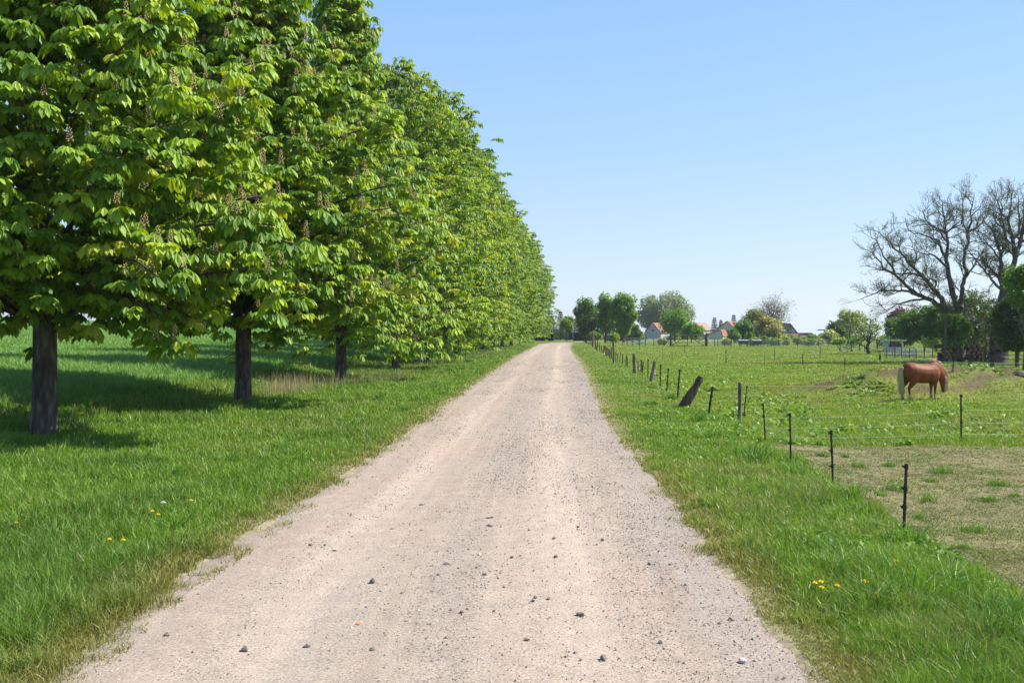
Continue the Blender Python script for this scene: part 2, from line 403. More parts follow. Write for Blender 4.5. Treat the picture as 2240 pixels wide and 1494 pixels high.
def road_z(x, y):
    k = int(np.argmin((RP[:, 0] - x) ** 2 + (RP[:, 1] - y) ** 2))
    uu = ((x - RP[k, 0]) * nr[k, 0] + (y - RP[k, 1]) * nr[k, 1]) / RP[k, 2]
    j = int(np.clip((uu + 1) / 2 * 48, 0, 48)); return float(RZ[k, j])

# loose gravel lying on the road: small angular stones
def gravel(Nn):
    Y = 4.3 * (85 / 4.3) ** rng.random(Nn)
    xc = np.interp(Y, CL[:14, 1], CL[:14, 0]); hf = np.interp(Y, CL[:14, 1], CL[:14, 2])
    u = rng.uniform(-1.0, 1.0, Nn); X = xc + u * hf
    g = fbm(X * 1.3, Y * .35, 73); keep = rng.random(Nn) < (1 - sst(28, 82, Y)) * (.22 + .65 * sst(.42, .7, g) + .6 * sst(.55, 1, u))
    X, Y, u = X[keep], Y[keep], u[keep]; n = len(X)
    k = np.argmin((RP[None, ::3, 1] - Y[:, None]) ** 2, 1) * 3
    jj = np.clip((u + 1) / 2 * 48, 0, 48).astype(int); Z = RZ[np.clip(k, 0, len(RZ) - 1), jj]
    r = np.clip(rng.lognormal(math.log(.0030), .45, n), .0016, .012) * (Y / 6) ** .35
    B = np.array([[1, 0, 0], [-1, 0, 0], [0, 1, 0], [0, -1, 0], [0, 0, 1], [0, 0, -.6]])
    V = B[None] * r[:, None, None] * rng.uniform(.6, 1.35, (n, 6, 1)) * np.array([1.15, 1, .75])
    th = rng.random(n) * 6.28; c, s_ = np.cos(th)[:, None], np.sin(th)[:, None]
    V = np.stack([V[..., 0] * c - V[..., 1] * s_, V[..., 0] * s_ + V[..., 1] * c, V[..., 2]], -1)
    V += np.stack([X, Y, Z + r * .25], -1)[:, None]
    Ft = np.array([[0, 2, 4], [2, 1, 4], [1, 3, 4], [3, 0, 4], [2, 0, 5], [1, 2, 5], [3, 1, 5], [0, 3, 5]])
    Fa = (np.arange(n)[:, None, None] * 6 + Ft[None]).reshape(-1, 3)
    pal = np.array([[.17, .145, .125], [.26, .22, .18], [.38, .32, .26], [.13, .12, .12], [.52, .47, .40], [.32, .20, .14]])
    cc = pal[rng.choice(6, n, p=[.28, .27, .22, .13, .06, .04])] * rng.uniform(.8, 1.2, (n, 1))
    return V.reshape(-1, 3), Fa, np.repeat(cc, 6, 0)
V, Fa, C = gravel(190000)
tag(np_mesh('gravel', V, [Fa], M_matte, None, C), 'loose grey and brown gravel scattered over the sandy road', 'gravel', kind='stuff')

# bigger single stones
M_stone = noisemat('road_stone', (.12, .10, .085), (.24, .205, .17), 30, .9, .5, 90)
M_stone_pale = noisemat('pale_stone', (.42, .37, .32), (.60, .55, .49), 30, .9, .5, 90)
M_brick = noisemat('brick_crumb', (.45, .13, .06), (.55, .2, .1), 40, .9, .3, 90)
M_stick = noisemat('dark_twig', (.05, .04, .03), (.12, .09, .06), 40, .9, .3, 90)
def stone(px, py, r, mat, label, name='stone', flat=.72, sx=1.15, group=None, cat='stone'):
    p = gp(px, py); bm = bmesh.new(); bmesh.ops.create_icosphere(bm, subdivisions=2, radius=r)
    ph = random.random() * 50
    for v in bm.verts:
        q = v.co.normalized()
        k = 1 + .33 * math.sin(q.x * 3.1 + ph) * math.cos(q.y * 2.7 + ph * 2) + .18 * math.sin(q.z * 5 + ph) + random.uniform(-.07, .07)
        v.co = Vector((v.co.x * k * sx, v.co.y * k, v.co.z * k * flat))
    me = bpy.data.meshes.new(name); bm.to_mesh(me); bm.free(); me.materials.append(mat)
    o = bpy.data.objects.new(name, me); COL.objects.link(o)
    o.location = (p.x, p.y, road_z(p.x, p.y) + r * flat * .6); o.rotation_euler = (0, 0, random.random() * 6)
    return tag(o, label, cat, group)
stone(815, 1288, .024, M_stone, 'largest brown stone on the left half of the road')
stone(1270, 1354, .021, M_stone, 'rounded grey-brown stone right of the road centre, below a small pebble')
stone(1320, 1452, .020, M_stone, 'dark stone at the bottom edge of the road, right of centre')
stone(1625, 1459, .021, M_stone_pale, 'pale stone at the bottom right near the grass edge')
stone(733, 1210, .018, M_stone_pale, 'whitish stone beside two dark ones left of centre', flat=.5)
stone(922, 1113, .018, M_stone, 'dark stone highest up on the left half of the road')
stone(1072, 1164, .022, M_stone, 'flat dark stone in the middle of the road below a twig', flat=.35, sx=1.6)
stone(785, 1381, .016, M_brick, 'orange brick crumb lying on the left half of the road', flat=.5)
stone(1072, 1146, .024, M_stick, 'short dark twig lying across the middle of the road', 'twig', .18, 2.0, None, 'twig')
for px, py, r in ((1212, 1187, .013), (1318, 1189, .015), (1216, 1228, .014), (976, 1251, .016), (672, 1427, .018), (535, 1432, .018), (1421, 1243, .014),
                  (366, 1398, .016), (679, 1201, .014), (711, 1200, .012), (1166, 1330, .012), (857, 1165, .013), (1060, 1275, .013),
                  (1120, 1234, .013), (816, 1441, .014), (1153, 1418, .012), (1200, 1323, .011), (1598, 1364, .013), (1444, 1418, .013), (1010, 1361, .013), (1265, 1158, .014), (1171, 1322, .010)):
    stone(px, py, r, M_stone, 'small brown pebble lying loose on the sandy road', 'pebble', group='small pebbles on the road', cat='pebble')

# ------------------------------------------------------------------ grass
def blades(name, P, h, wd, lean, col, label, cat='grass', kind='stuff', parent=None, tipcol=None, mat=None, az=None):
    n = len(P); th = rng.random(n) * 2 * math.pi; face = rng.random(n) * 2 * math.pi
    if az is not None: th = az + rng.normal(0, .9, n)
    ld = np.stack([np.cos(th), np.sin(th), np.zeros(n)], -1) * (h * lean)[:, None]
    sd_ = np.stack([np.cos(face), np.sin(face), np.zeros(n)], -1) * (wd / 2)[:, None]
    up = np.zeros((n, 3)); up[:, 2] = h
    base = P - np.array([0, 0, .012])
    V = np.empty((n, 5, 3))
    V[:, 0] = base - sd_; V[:, 1] = base + sd_
    mid = base + up * .55 + ld * .28
    V[:, 2] = mid + sd_ * .85; V[:, 3] = mid - sd_ * .85
    V[:, 4] = base + up * np.sqrt(np.clip(1 - lean ** 2 * .45, .2, 1))[:, None] + ld
    b = np.arange(n)[:, None] * 5
    C = np.repeat(col[:, None], 5, 1)
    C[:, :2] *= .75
    if tipcol is not None: C[:, 4] = tipcol
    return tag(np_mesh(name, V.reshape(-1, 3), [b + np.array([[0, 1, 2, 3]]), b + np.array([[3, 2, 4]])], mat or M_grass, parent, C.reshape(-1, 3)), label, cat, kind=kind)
def wedge(n, y0, y1, a, x0=-.56, x1=.56):
    """points in the view wedge, pdf of Y ~ Y^-a"""
    r = rng.random(n)
    Y = (y0 ** (1 - a) + r * (y1 ** (1 - a) - y0 ** (1 - a))) ** (1 / (1 - a)) if a != 1 else y0 * (y1 / y0) ** r
    X = Y * rng.uniform(x0, x1, n) + rng.normal(0, .3, n)
    return X, Y
def mixc(a, b, t): return a * (1 - t[:, None]) + b * t[:, None]
A_ = lambda *c: np.array(c)

X, Y = wedge(900000, 3.9, 120, 1.35)
u, side = road_u(X, Y); field, past, dry = zone(X, Y)
onroad = u < .0
n3 = fbm(X * .8, Y * .8, 80); n4 = fbm(X * 2.6, Y * 2.6, 81); n5 = fbm(X * .3, Y * .3, 82)
verge_m = (field < .5) & (past < .5) & (dry < .5)
edge = 1 - sst(-.15, .55, u + (n4 - .5) * .7)
keep = verge_m & (u > -.22) & (rng.random(len(X)) < np.where(u < .06, .6 * sst(.40, .62, n4 + .55 * (u + .1)), 1) * (1 - .22 * edge)) & (Y < 150)
Xv, Yv, uv, ev, a3, a4, a5, sv = [q[keep] for q in (X, Y, u, edge, n3, n4, n5, side)]
nb = len(Xv)
tree_line = np.exp(-((np.interp(Yv, CL[:14, 1], CL[:14, 0]) - Xv - 8.5) / 1.4) ** 2)
h = (.055 + .13 * a3 ** 1.3 + .05 * sst(.55, .8, a4)) * (1 - .42 * sst(10, 20, Yv) * (sv > 0)) * (1 + .25 * (sv < 0) * sst(2.0, 4.5, uv)) * rng.uniform(.6, 1.35, nb) * (1 + .5 * tree_line) * np.where(sv > 0, .85, .95)
h = h * (1 - .55 * ev); h = np.clip(h, .03, .4)
wd = .0042 * (Yv / 5) ** .82 * rng.uniform(.7, 1.3, nb) * np.where(rng.random(nb) < .08, 1.9, 1)
lean = np.clip(rng.normal(.45, .28, nb) + .3 * ev, .05, 1.2)
g1 = A_(.110, .225, .020); g2 = A_(.205, .325, .040); g3 = A_(.34, .33, .12); g4 = A_(.085, .175, .026)
col = mixc(g1, g2, np.clip(a4 * 1.1 + rng.normal(0, .25, nb), 0, 1))
col = mixc(col, g4, sst(.55, .72, a3) * .5)
yel = np.where(sv > 0, sst(.52, .75, a5 * .6 + a3 * .4) * .55, sst(.5, .75, a5) * .28)
yel = np.where((Yv > 22) & (Yv < 29) & (sv > 0), np.maximum(yel, .6 * sst(.35, .6, a4)), yel)
col = mixc(col, g3, np.clip(yel, 0, 1))
dryb = rng.random(nb) < .05 + .04 * (sv > 0); col[dryb] = A_(.36, .30, .16)
col = mixc(col, A_(.28, .235, .075), np.clip(ev * 1.35, 0, .95) * rng.uniform(.55, 1, nb))
col *= rng.uniform(.68, 1.27, (nb, 1)) * np.where(sv > 0, 1.05, .98)[:, None]
P = np.stack([Xv, Yv, terrain(Xv, Yv)], -1)
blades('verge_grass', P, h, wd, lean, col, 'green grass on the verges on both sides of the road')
print('verge blades', nb)

# taller tufts scattered on the verges
tx, ty = wedge(420, 4.2, 45, 1.1); u, side = road_u(tx, ty); field, past, dry = zone(tx, ty)
k = (u > .7) & (field < .5) & (dry < .5) & (past < .5); tx, ty = tx[k], ty[k]
ex, ey = gp(1940, 1330).x, gp(1940, 1330).y
tx = np.append(tx, [ex, ex + .25, ex - .15, ex + .5, gp(1990, 1360).x, gp(2150, 1400).x, gp(2080, 1320).x]); ty = np.append(ty, [ey, ey + .1, ey - .2, ey - .3, gp(1990, 1360).y, gp(2150, 1400).y, gp(2080, 1320).y])
nt_ = len(tx); per = 70
TX = np.repeat(tx, per) + rng.normal(0, .07, nt_ * per); TY = np.repeat(ty, per) + rng.normal(0, .07, nt_ * per)
sz = np.repeat(np.append(rng.uniform(.6, 1.2, nt_ - 7), [2.2, 1.9, 1.6, 1.4, 1.8, 1.5, 1.5]), per)
nn = len(TX)
h = .17 * sz * rng.uniform(.6, 1.3, nn); wd = .006 * (TY / 5) ** .75 * rng.uniform(.7, 1.3, nn); lean = rng.uniform(.2, 1.0, nn)
col = mixc(A_(.09, .20, .022), A_(.18, .31, .05), np.clip(np.repeat(rng.random(nt_), per) + rng.normal(0, .15, nn), 0, 1))
azz = np.arctan2(TY - np.repeat(ty, per), TX - np.repeat(tx, per))
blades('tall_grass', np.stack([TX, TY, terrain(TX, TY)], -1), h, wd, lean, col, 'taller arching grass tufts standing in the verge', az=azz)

# pasture
X, Y = wedge(330000, 15.0, 190, 1.15, .0, .56)
field, past, dry = zone(X, Y); u, side = road_u(X, Y)
k = (past > .5) & (dry < .5) & (u > .4); X, Y = X[k], Y[k]; n = len(X)
a3 = fbm(X * .6, Y * .6, 90); a4 = fbm(X * 2.0, Y * 2.0, 91); a5 = fbm(X * .22, Y * .22, 92)
mound = np.exp(-(((X - 13.4) / 4.3) ** 2 + ((Y - 29.2) / 2.7) ** 2) * 1.2) + np.exp(-(((X - 10.2) / 1.9) ** 2 + ((Y - 28.0) / 1.5) ** 2) * 1.2)
mm = sst(.25, .6, mound); kk = rng.random(n) > mm * (.45 + .5 * sst(.4, .6, fbm(X * 1.8, Y * 1.8, 51)))
X, Y, a3, a4, a5, mm = X[kk], Y[kk], a3[kk], a4[kk], a5[kk], mm[kk]; n = len(X)
h = (.035 + .065 * a3 + .05 * sst(.58, .75, a4)) * rng.uniform(.6, 1.4, n) * (1 + .25 * (Y < 19)); wd = .008 * (Y / 15) ** .85 * rng.uniform(.7, 1.4, n)
col = mixc(A_(.150, .250, .026), A_(.250, .345, .050), np.clip(a4 + rng.normal(0, .22, n), 0, 1))
col = mixc(col, A_(.27, .25, .09), np.clip(sst(.5, .72, a5) * .55, 0, .8)); col = mixc(col, A_(.150, .125, .055), np.clip(mm * (.35 + .9 * sst(.4, .6, fbm(X * 2.3, Y * 2.3, 55))), 0, .9))
br = rng.random(n) < .05; col[br] = A_(.40, .34, .18)
col *= rng.uniform(.8, 1.2, (n, 1))
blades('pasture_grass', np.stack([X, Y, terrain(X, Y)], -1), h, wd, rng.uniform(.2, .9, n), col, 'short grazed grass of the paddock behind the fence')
print('pasture', n)

# dry paddock
X, Y = wedge(230000, 5.5, 16.2, 1.1, .15, .58)
field, past, dry = zone(X, Y); k = (dry > .4) & (rng.random(len(X)) < .35 + .65 * sst(.35, .6, fbm(X * 2.2, Y * 2.2, 95))); X, Y = X[k], Y[k]; n = len(X)
h = rng.uniform(.012, .045, n); wd = .0045 * (Y / 6) ** .8 * rng.uniform(.8, 1.5, n)
col = mixc(A_(.25, .245, .095), A_(.14, .215, .04), np.clip(fbm(X * 1.2, Y * 1.2, 96) * 1.4 - .12 + rng.normal(0, .25, n), 0, 1)) * rng.uniform(.75, 1.2, (n, 1))
blades('dry_grass', np.stack([X, Y, terrain(X, Y)], -1), h, wd, rng.uniform(.5, 1.3, n), col, 'sparse dry cropped grass on the bare sandy paddock')

# crop field beyond the trees
X, Y = wedge(330000, 15, 330, 1.2, -.56, -.02)
field, past, dry = zone(X, Y); k = field > .5; X, Y = X[k], Y[k]; n = len(X)
a3 = fbm(X * .5, Y * .5, 100)
h = (.20 + .12 * a3) * rng.uniform(.7, 1.2, n); wd = .012 * (Y / 16) ** .8 * rng.uniform(.7, 1.4, n)
col = mixc(A_(.135, .265, .052), A_(.215, .355, .090), np.clip(a3 + rng.normal(0, .22, n), 0, 1)) * rng.uniform(.85, 1.2, (n, 1))
blades('crop_field', np.stack([X, Y, terrain(X, Y)], -1), h, wd, rng.uniform(.15, .8, n), col, 'young green cereal crop in the field behind the trees', 'crop')
print('crop', n)

# dry stalks between the trunks
def stalks(name, px0, px1, py0, py1, n, label, hh=.55):
    ps = np.array([gp(px0 + (px1 - px0) * t, py0 + (py1 - py0) * t)[:] for t in np.linspace(0, 1, 12)])
    t = rng.random(n) * 11; i = t.astype(int).clip(0, 10); f = (t - i)[:, None]; q = ps[i] * (1 - f) + ps[i + 1] * f
    X = q[:, 0] + rng.normal(0, .25, n); Y = q[:, 1] + rng.normal(0, .45, n)
    col = mixc(A_(.26, .20, .13), A_(.50, .42, .28), rng.random(n))
    blades(name, np.stack([X, Y, terrain(X, Y)], -1), hh * rng.uniform(.3, 1.15, n), .0065 * (Y / 24) * rng.uniform(.5, 1.3, n), rng.uniform(.02, .4, n), col, label, 'dry grass')
stalks('dry_stalks', 590, 665, 868, 858, 750, 'clump of pale dry stalks right of the second trunk', .62)
stalks('dry_stalks', 670, 900, 856, 826, 650, 'pale dry stalks around the foot of the third and fourth trunks', .50)
stalks('dry_stalks', 900, 1080, 808, 774, 420, 'thin dry grass strip under the far trees', .35)

# broad-leaved weeds (docks) in the pasture and along the fence
def rosettes(name, cx, cy, nl, size, label, cols=((.12, .24, .025), (.22, .36, .05)), kind='stuff', spread=.0, cat='weeds'):
    n = len(cx); m = n * nl
    X = np.repeat(cx, nl) + np.clip(rng.normal(0, .03 + spread, m), -.05 - spread * 1.3, .05 + spread * 1.3); Y = np.repeat(cy, nl) + np.clip(rng.normal(0, .03 + spread, m), -.05 - spread * 1.3, .05 + spread * 1.3); Z = terrain(X, Y)
    sz = np.repeat(size, nl) * rng.uniform(.6, 1.2, m); az = rng.random(m) * 6.283; el = rng.uniform(.15, 1.1, m)
    t = np.stack([np.cos(az) * np.cos(el), np.sin(az) * np.cos(el), np.sin(el)], -1)
    s_ = np.stack([-np.sin(az), np.cos(az), np.zeros(m)], -1); s_ += rng.normal(0, .3, (m, 3)); P0 = np.stack([X, Y, Z], -1)
    V = np.empty((m, 6, 3)); sl = sz[:, None]
    V[:, 0] = P0; V[:, 1] = P0 + t * sl * .35 + s_ * sl * .15; V[:, 2] = P0 + t * sl * .75 + s_ * sl * .17 - np.array([0, 0, .06]) * sl
    V[:, 3] = P0 + t * sl - np.array([0, 0, .28]) * sl; V[:, 4] = P0 + t * sl * .75 - s_ * sl * .17 - np.array([0, 0, .06]) * sl; V[:, 5] = P0 + t * sl * .35 - s_ * sl * .15
    b = np.arange(m)[:, None] * 6
    c = mixc(A_(*cols[0]), A_(*cols[1]), rng.random(m))
    return tag(np_mesh(name, V.reshape(-1, 3), [b + np.array([[0, 1, 5]]), b + np.array([[2, 3, 4]]), b + np.array([[1, 2, 4, 5]])], M_leaf, None, np.repeat(c, 6, 0)), label, cat, kind=kind)
X, Y = wedge(9000, 15.5, 75, 1.0, .02, .56); field, past, dry = zone(X, Y)
fxl = X - fence_x(Y)
q = fbm(X * .45, Y * .45, 110) + .25 * np.exp(-(fxl / 2.5) ** 2)
k = (past > .6) & (dry < .5) & (q > .66); X, Y = X[k], Y[k]
for x0, y0, x1, y1, m_ in ((1670, 800, 1800, 807, 70), (1530, 832, 1600, 856, 60), (1675, 900, 1780, 935, 60), (2030, 905, 2100, 935, 30), (2110, 915, 2240, 950, 60), (1780, 930, 2100, 955, 70), (1490, 800, 1560, 812, 40), (1860, 835, 1955, 865, 40), (1640, 862, 1760, 885, 30)):
    pts_ = [gp(random.uniform(x0, x1), random.uniform(y0, y1)) for _ in range(m_)]; X = np.append(X, [p.x for p in pts_]); Y = np.append(Y, [p.y for p in pts_])
print('docks', len(X))
rosettes('broadleaf_weeds', X, Y, 7, .14 * (Y / 18) ** .25 * rng.uniform(.6, 1.2, len(X)), 'broad-leaved weeds scattered through the paddock grass')
X, Y = wedge(9000, 5, 34, 1.0, .10, .5); u, s_ = road_u(X, Y); field, past, dry = zone(X, Y)
k = (u > .8) & (past < .5) & (dry < .5) & (fbm(X * .9, Y * .9, 111) > .47) & (s_ > 0); X, Y = X[k], Y[k]
rosettes('verge_weeds', X, Y, 7, .085 * rng.uniform(.6, 1.3, len(X)), 'small broad-leaved plants in the right-hand verge', ((.11, .23, .02), (.20, .34, .045)))
for px, py, s, lab in ((2062, 912, .24, 'big leafy dock clump in the paddock in front of the pony'), (1620, 912, .14, 'low weed patch at the foot of the upright wooden post'),
                       (1715, 930, .20, 'low dark green weed patch behind the second nearest stakes'), (1395, 812, .22, 'leafy weed beside the thick grey post'),
                       (560, 892, .12, 'low bushy nettle patch right below the second trunk'), (615, 890, .12, 'low bushy nettle patch below the dry stalks')):
    p = gp(px, py); rosettes('weed_clump', np.full(1, p.x), np.full(1, p.y), 75, np.full(1, s), lab, kind=None, spread=.10, cat='weed')
X, Y = wedge(7000, 5, 34, 1.0, -.5, .05); u, s_ = road_u(X, Y); field, past, dry = zone(X, Y)
k = (u > .9) & (field < .5) & (fbm(X * .8, Y * .8, 113) > .56) & (s_ < 0); X, Y = X[k], Y[k]
rosettes('verge_weeds', X, Y, 6, .07 * rng.uniform(.6, 1.3, len(X)), 'small broad-leaved plants in the left-hand verge', ((.08, .18, .02), (.15, .28, .04)))
# green tufts on the dry paddock
for px, py, s in ((1800, 998, 1), (1850, 1000, .7), (1882, 1022, 1.1), (1945, 1020, 1.1), (2060, 1035, 1.5), (1930, 1085, .9), (1962, 1072, 1.3), (2035, 1055, .9), (2030, 1097, 1.4),
                  (2180, 1062, 1.1), (2010, 1133, .8), (2130, 1163, 1.2), (2105, 1200, .8), (2200, 970, .8), (2220, 1085, .6), (2165, 1095, .9), (1965, 1195, .6)):
    p = gp(px, py); n = 90
    X = p.x + np.clip(rng.normal(0, .05, n), -.085, .085) * s; Y = p.y + np.clip(rng.normal(0, .05, n), -.085, .085) * s
    h = .085 * s * rng.uniform(.6, 1.3, n); col = mixc(A_(.11, .22, .03), A_(.18, .31, .05), rng.random(n))
    blades('grass_tuft', np.stack([X, Y, terrain(X, Y)], -1), h, .005 * (Y / 7) * rng.uniform(.7, 1.2, n), rng.uniform(.3, 1.0, n), col,
           'small round green grass tuft growing on the dry sandy paddock', 'grass tuft', None)['group'] = 'green tufts on the dry paddock'

# dandelions
M_yel = noisemat('dandelion_yellow', (.80, .52, .01), (.88, .66, .02), 60, .7, 0)
M_stem = noisemat('flower_stem', (.10, .17, .04), (.16, .22, .06), 30, .7, 0)
M_clock = noisemat('dandelion_clock', (.6, .58, .54), (.75, .73, .7), 60, .9, 0)
def dandelion(px, py, label, s=1.0, mat=None, hh=.10, name='dandelion', group='yellow dandelions in the verge'):
    p = gp(px, py + 6); r = empty(name, p); tag(r, label, 'flower', group)
    MB().tube([(0, 0, -.01), (.004, 0, hh * .5), (.0, .002, hh)], .0022, 5).build('stem', M_stem, r)
    mb = MB(); R = .019 * s
    for ring, (rr, zz, kk) in enumerate(((R, .0, 16), (R * .72, .006, 12), (R * .4, .010, 8))):
        for i in range(kk):
            a = 2 * math.pi * i / kk + ring * .3; da = math.pi / kk * .9
            mb.add([(0, 0, hh + .001), (rr * math.cos(a - da), rr * math.sin(a - da), hh + zz), (rr * 1.08 * math.cos(a), rr * 1.08 * math.sin(a), hh + zz + .001), (rr * math.cos(a + da), rr * math.sin(a + da), hh + zz)], [(0, 1, 2, 3)])
    mb.build('flower_head', mat or M_yel, r); return r
g = 'small yellow dandelion flower in the right-hand verge grass'
for px, py in ((1783, 1303), (1796, 1300), (1831, 1309), (1921, 1327), (1797, 1313), (1961, 1252)): dandelion(px, py, g, .9, group='dandelions in the right verge')
dandelion(1892, 1300, 'largest yellow dandelion in the right-hand verge, beside the tall grass tuft', 1.35, group='dandelions in the right verge')
dandelion(1400, 928, 'yellow dandelion near the road edge left of the slanting log post', 1.5, group='dandelions in the right verge')
g = 'small yellow dandelion flower in the grass left of the road'
for px, py in ((239, 1201), (270, 1203), (346, 1144), (333, 1136), (418, 1111), (35, 1163)): dandelion(px, py, g, .95, group='dandelions in the left verge')
for px, py in ((133, 914), (170, 917), (180, 916)): dandelion(px, py, 'yellow dandelion beside the foot of the nearest tree', 1.7, hh=.16, group='dandelions by the nearest trunk')
dandelion(357, 1124, 'white dandelion clock in the left verge above the yellow flowers', 1.2, M_clock, .13, group=None)
dandelion(1278, 778, 'white flowering weed on the verge near the road bend', 4.0, M_clock, .5, 'white_flower', None)
# ------------------------------------------------------------------ chestnut trees
def nrm(v): return v / (np.linalg.norm(v, axis=-1, keepdims=True) + 1e-9)
def leaflets(b, t, L, W, droop, full, col, fold=.12):
    """b base, t direction (unit), L length, W width; returns V, faces, colours"""
    n = len(b); up = np.array([0, 0, 1.])
    s = nrm(np.cross(t, up) + rng.normal(0, .10, (n, 3))); nn = np.cross(s, t)
    L1 = L[:, None]; W1 = W[:, None]; D = (droop * L)[:, None] * np.array([0, 0, -1.])
    def P(f, side, w): return b + t * L1 * f + D * f * f + s * W1 * w * side + nn * W1 * fold * (1 if side else 0)
    if full:
        V = np.stack([b, P(.38, -1, .27), P(.38, 0, 0), P(.38, 1, .27), P(.74, -1, .5), P(.74, 0, 0), P(.74, 1, .5), P(1.0, 0, 0)], 1)
        k = np.arange(n)[:, None] * 8
        tri = np.concatenate([k + np.array([[0, 2, 1]]), k + np.array([[0, 3, 2]]), k + np.array([[4, 5, 7]]), k + np.array([[5, 6, 7]])])
        qd = np.concatenate([k + np.array([[1, 2, 5, 4]]), k + np.array([[2, 3, 6, 5]])])
        return V.reshape(-1, 3), tri, qd, np.repeat(col, 8, 0)
    V = np.stack([b, P(.66, -1, .5), P(1.0, 0, 0), P(.66, 1, .5)], 1); k = np.arange(n)[:, None] * 4
    return V.reshape(-1, 3), np.zeros((0, 3), int), k + np.array([[0, 3, 2, 1]]), np.repeat(col, 4, 0)

def chestnut(H, R, nl, nshoot, full, seed, mleaf=6, K=6, lscale=1.0, lowbranch=(), fill=.48, prof=None, spikes=.55, z0=1.45):
    """returns arrays for trunk, crown and blossom meshes, base at origin"""
    global rng
    old = rng; rng = np.random.default_rng(seed); rnd = random.Random(seed)
    px_, py_ = prof or ([0, .06, .16, .30, .5, .7, .84, .94, 1.0], [.55, .92, 1.05, 1.03, .95, .80, .60, .36, .08])
    rz = lambda z: R * np.interp((z - z0) / (H - z0), px_, py_)
    T = MB()
    hr = [(0, .26), (.12, .215), (.5, .19), (1.3, .178), (2.2, .175), (H * .4, .13), (H * .65, .08), (H * .9, .03), (H * .97, .012)]
    jx = [0, 0, .01, .02, .03] + [rnd.uniform(-.15, .15) for _ in range(4)]
    T.tube([(jx[i], jx[-1 - i] * .5 if i > 4 else 0, z - (.15 if i == 0 else 0)) for i, (z, r) in enumerate(hr)], [r for z, r in hr], 14, jit=.06)
    shoots = []; outd = []; S0 = []; S1 = []; A0 = []; A1 = []
    ends = []
    for i in range(nl):
        q = (i + .5) / nl; z = z0 + (H - z0) * q ** 1.02
        az = i * 2.39996 + rnd.uniform(-.3, .3)
        ends.append((az, z, float(rz(z)) * rnd.uniform(.72, 1.09), 1.0))
    for e in lowbranch: ends.append(e)
    for az, z, r, wgt in ends:
        o = np.array([math.cos(az), math.sin(az), 0]); p2 = o * r + np.array([0, 0, z])
        zs = min(max(1.75, z - .5 * r + (.6 if z < 3 else 0)), H * .93); p0 = np.array([0, 0, zs])
        p1 = (p0 * .45 + p2 * .55) + np.array([0, 0, .28 + .10 * r + rnd.uniform(-.35, .55)]); tt = np.linspace(0, 1, 7)[:, None]
        c = (1 - tt) ** 2 * p0 + 2 * tt * (1 - tt) * p1 + tt ** 2 * p2
        r0 = .016 + .007 * r
        S0 += list(c[:-1]); S1 += list(c[1:]); A0 += list(np.linspace(r0, .012, 7)[:-1]); A1 += list(np.linspace(r0, .012, 7)[1:])
        m = int(nshoot * wgt * (.5 + .5 * r / R)); s = np.clip(rng.beta(2.6, 1.15, m), .12, 1.0)[:, None]
        sp = (1 - s) ** 2 * p0 + 2 * s * (1 - s) * p1 + s ** 2 * p2
        tanv = np.array([-math.sin(az), math.cos(az), 0])
        wdt = .43 * np.sin(np.clip(s, 0, 1) * 2.3) * (.4 + .6 * r / R)
        off = tanv * rng.normal(0, 1, (m, 1)) * wdt + o * rng.normal(0, .18, (m, 1)); off[:, 2] += rng.normal(.0, .30, m)
        q = sp + off; shoots.append(q); outd.append(nrm(off * 1.2 + o * .8 + np.array([0, 0, .25])))
        k = rng.random(m) < .5
        S0 += list(sp[k]); S1 += list(q[k]); A0 += [.007] * int(k.sum()); A1 += [.004] * int(k.sum())
    q = np.concatenate(shoots); od = np.concatenate(outd)
    nf = int(len(q) * fill); zf = z0 + .5 + (H - z0 - .8) * rng.random(nf); rf = rz(zf) * np.sqrt(rng.random(nf)) * .8; af = rng.random(nf) * 6.283
    fq = np.stack([rf * np.cos(af), rf * np.sin(af), zf], 1); q = np.concatenate([q, fq]); od = np.concatenate([od, nrm(fq * np.array([1, 1, 0]) + np.array([0, 0, .3]))])
    kz = q[:, 2] > .55; q = q[kz]; od = od[kz]
    TV, TF = seg_tubes(S0, S1, A0, A1, 5)
    tv = np.concatenate([np.array([tuple(v) for v in T.V]), TV]); off0 = T.n
    tp = [np.array(T.F[4]), TF + off0, np.array([f for kk, v in T.F.items() if kk > 4 for f in v])]
    # leaves
    ns = len(q); m = ns * mleaf
    C0 = np.repeat(q, mleaf, 0); OD = np.repeat(od, mleaf, 0)
    az = np.tile(np.arange(mleaf) * 2 * math.pi / mleaf, ns) + np.repeat(rng.random(ns) * 6.283, mleaf) + rng.normal(0, .3, m)
    pd = np.stack([np.cos(az), np.sin(az), rng.uniform(-.1, .55, m)], 1); pd = nrm(pd + OD * .45)
    pl = rng.uniform(.09, .20, m) * lscale
    hub = C0 + pd * pl[:, None]
    lsz = rng.uniform(.15, .25, m) * lscale
    base = np.array([.205, .335, .024]); yl = np.array([.345, .46, .038]); dk = np.array([.088, .185, .016])
    tmix = np.clip(np.repeat(rng.random(ns), mleaf) * .8 + rng.normal(0, .22, m), 0, 1)[:, None]
    lc = np.where(tmix > .5, base + (yl - base) * (tmix - .5) * 2, dk + (base - dk) * tmix * 2)
    tip = np.repeat(rng.random(ns) < .06, mleaf)[:, None]; lc = np.where(tip, np.array([.33, .39, .035]), lc)
    # leaflets
    ang = np.linspace(-1.65, 1.65, K) if K > 1 else np.zeros(1)
    lens = 1 - .38 * np.abs(ang / 1.65) ** 1.3
    phd = nrm(pd * np.array([1, 1, .5])); sd_ = nrm(np.cross(phd, np.array([0, 0, 1.]))); dr = rng.uniform(.5, 1.9, m)
    B = np.repeat(hub, K, 0); aa = np.tile(ang, m) + rng.normal(0, .08, m * K)
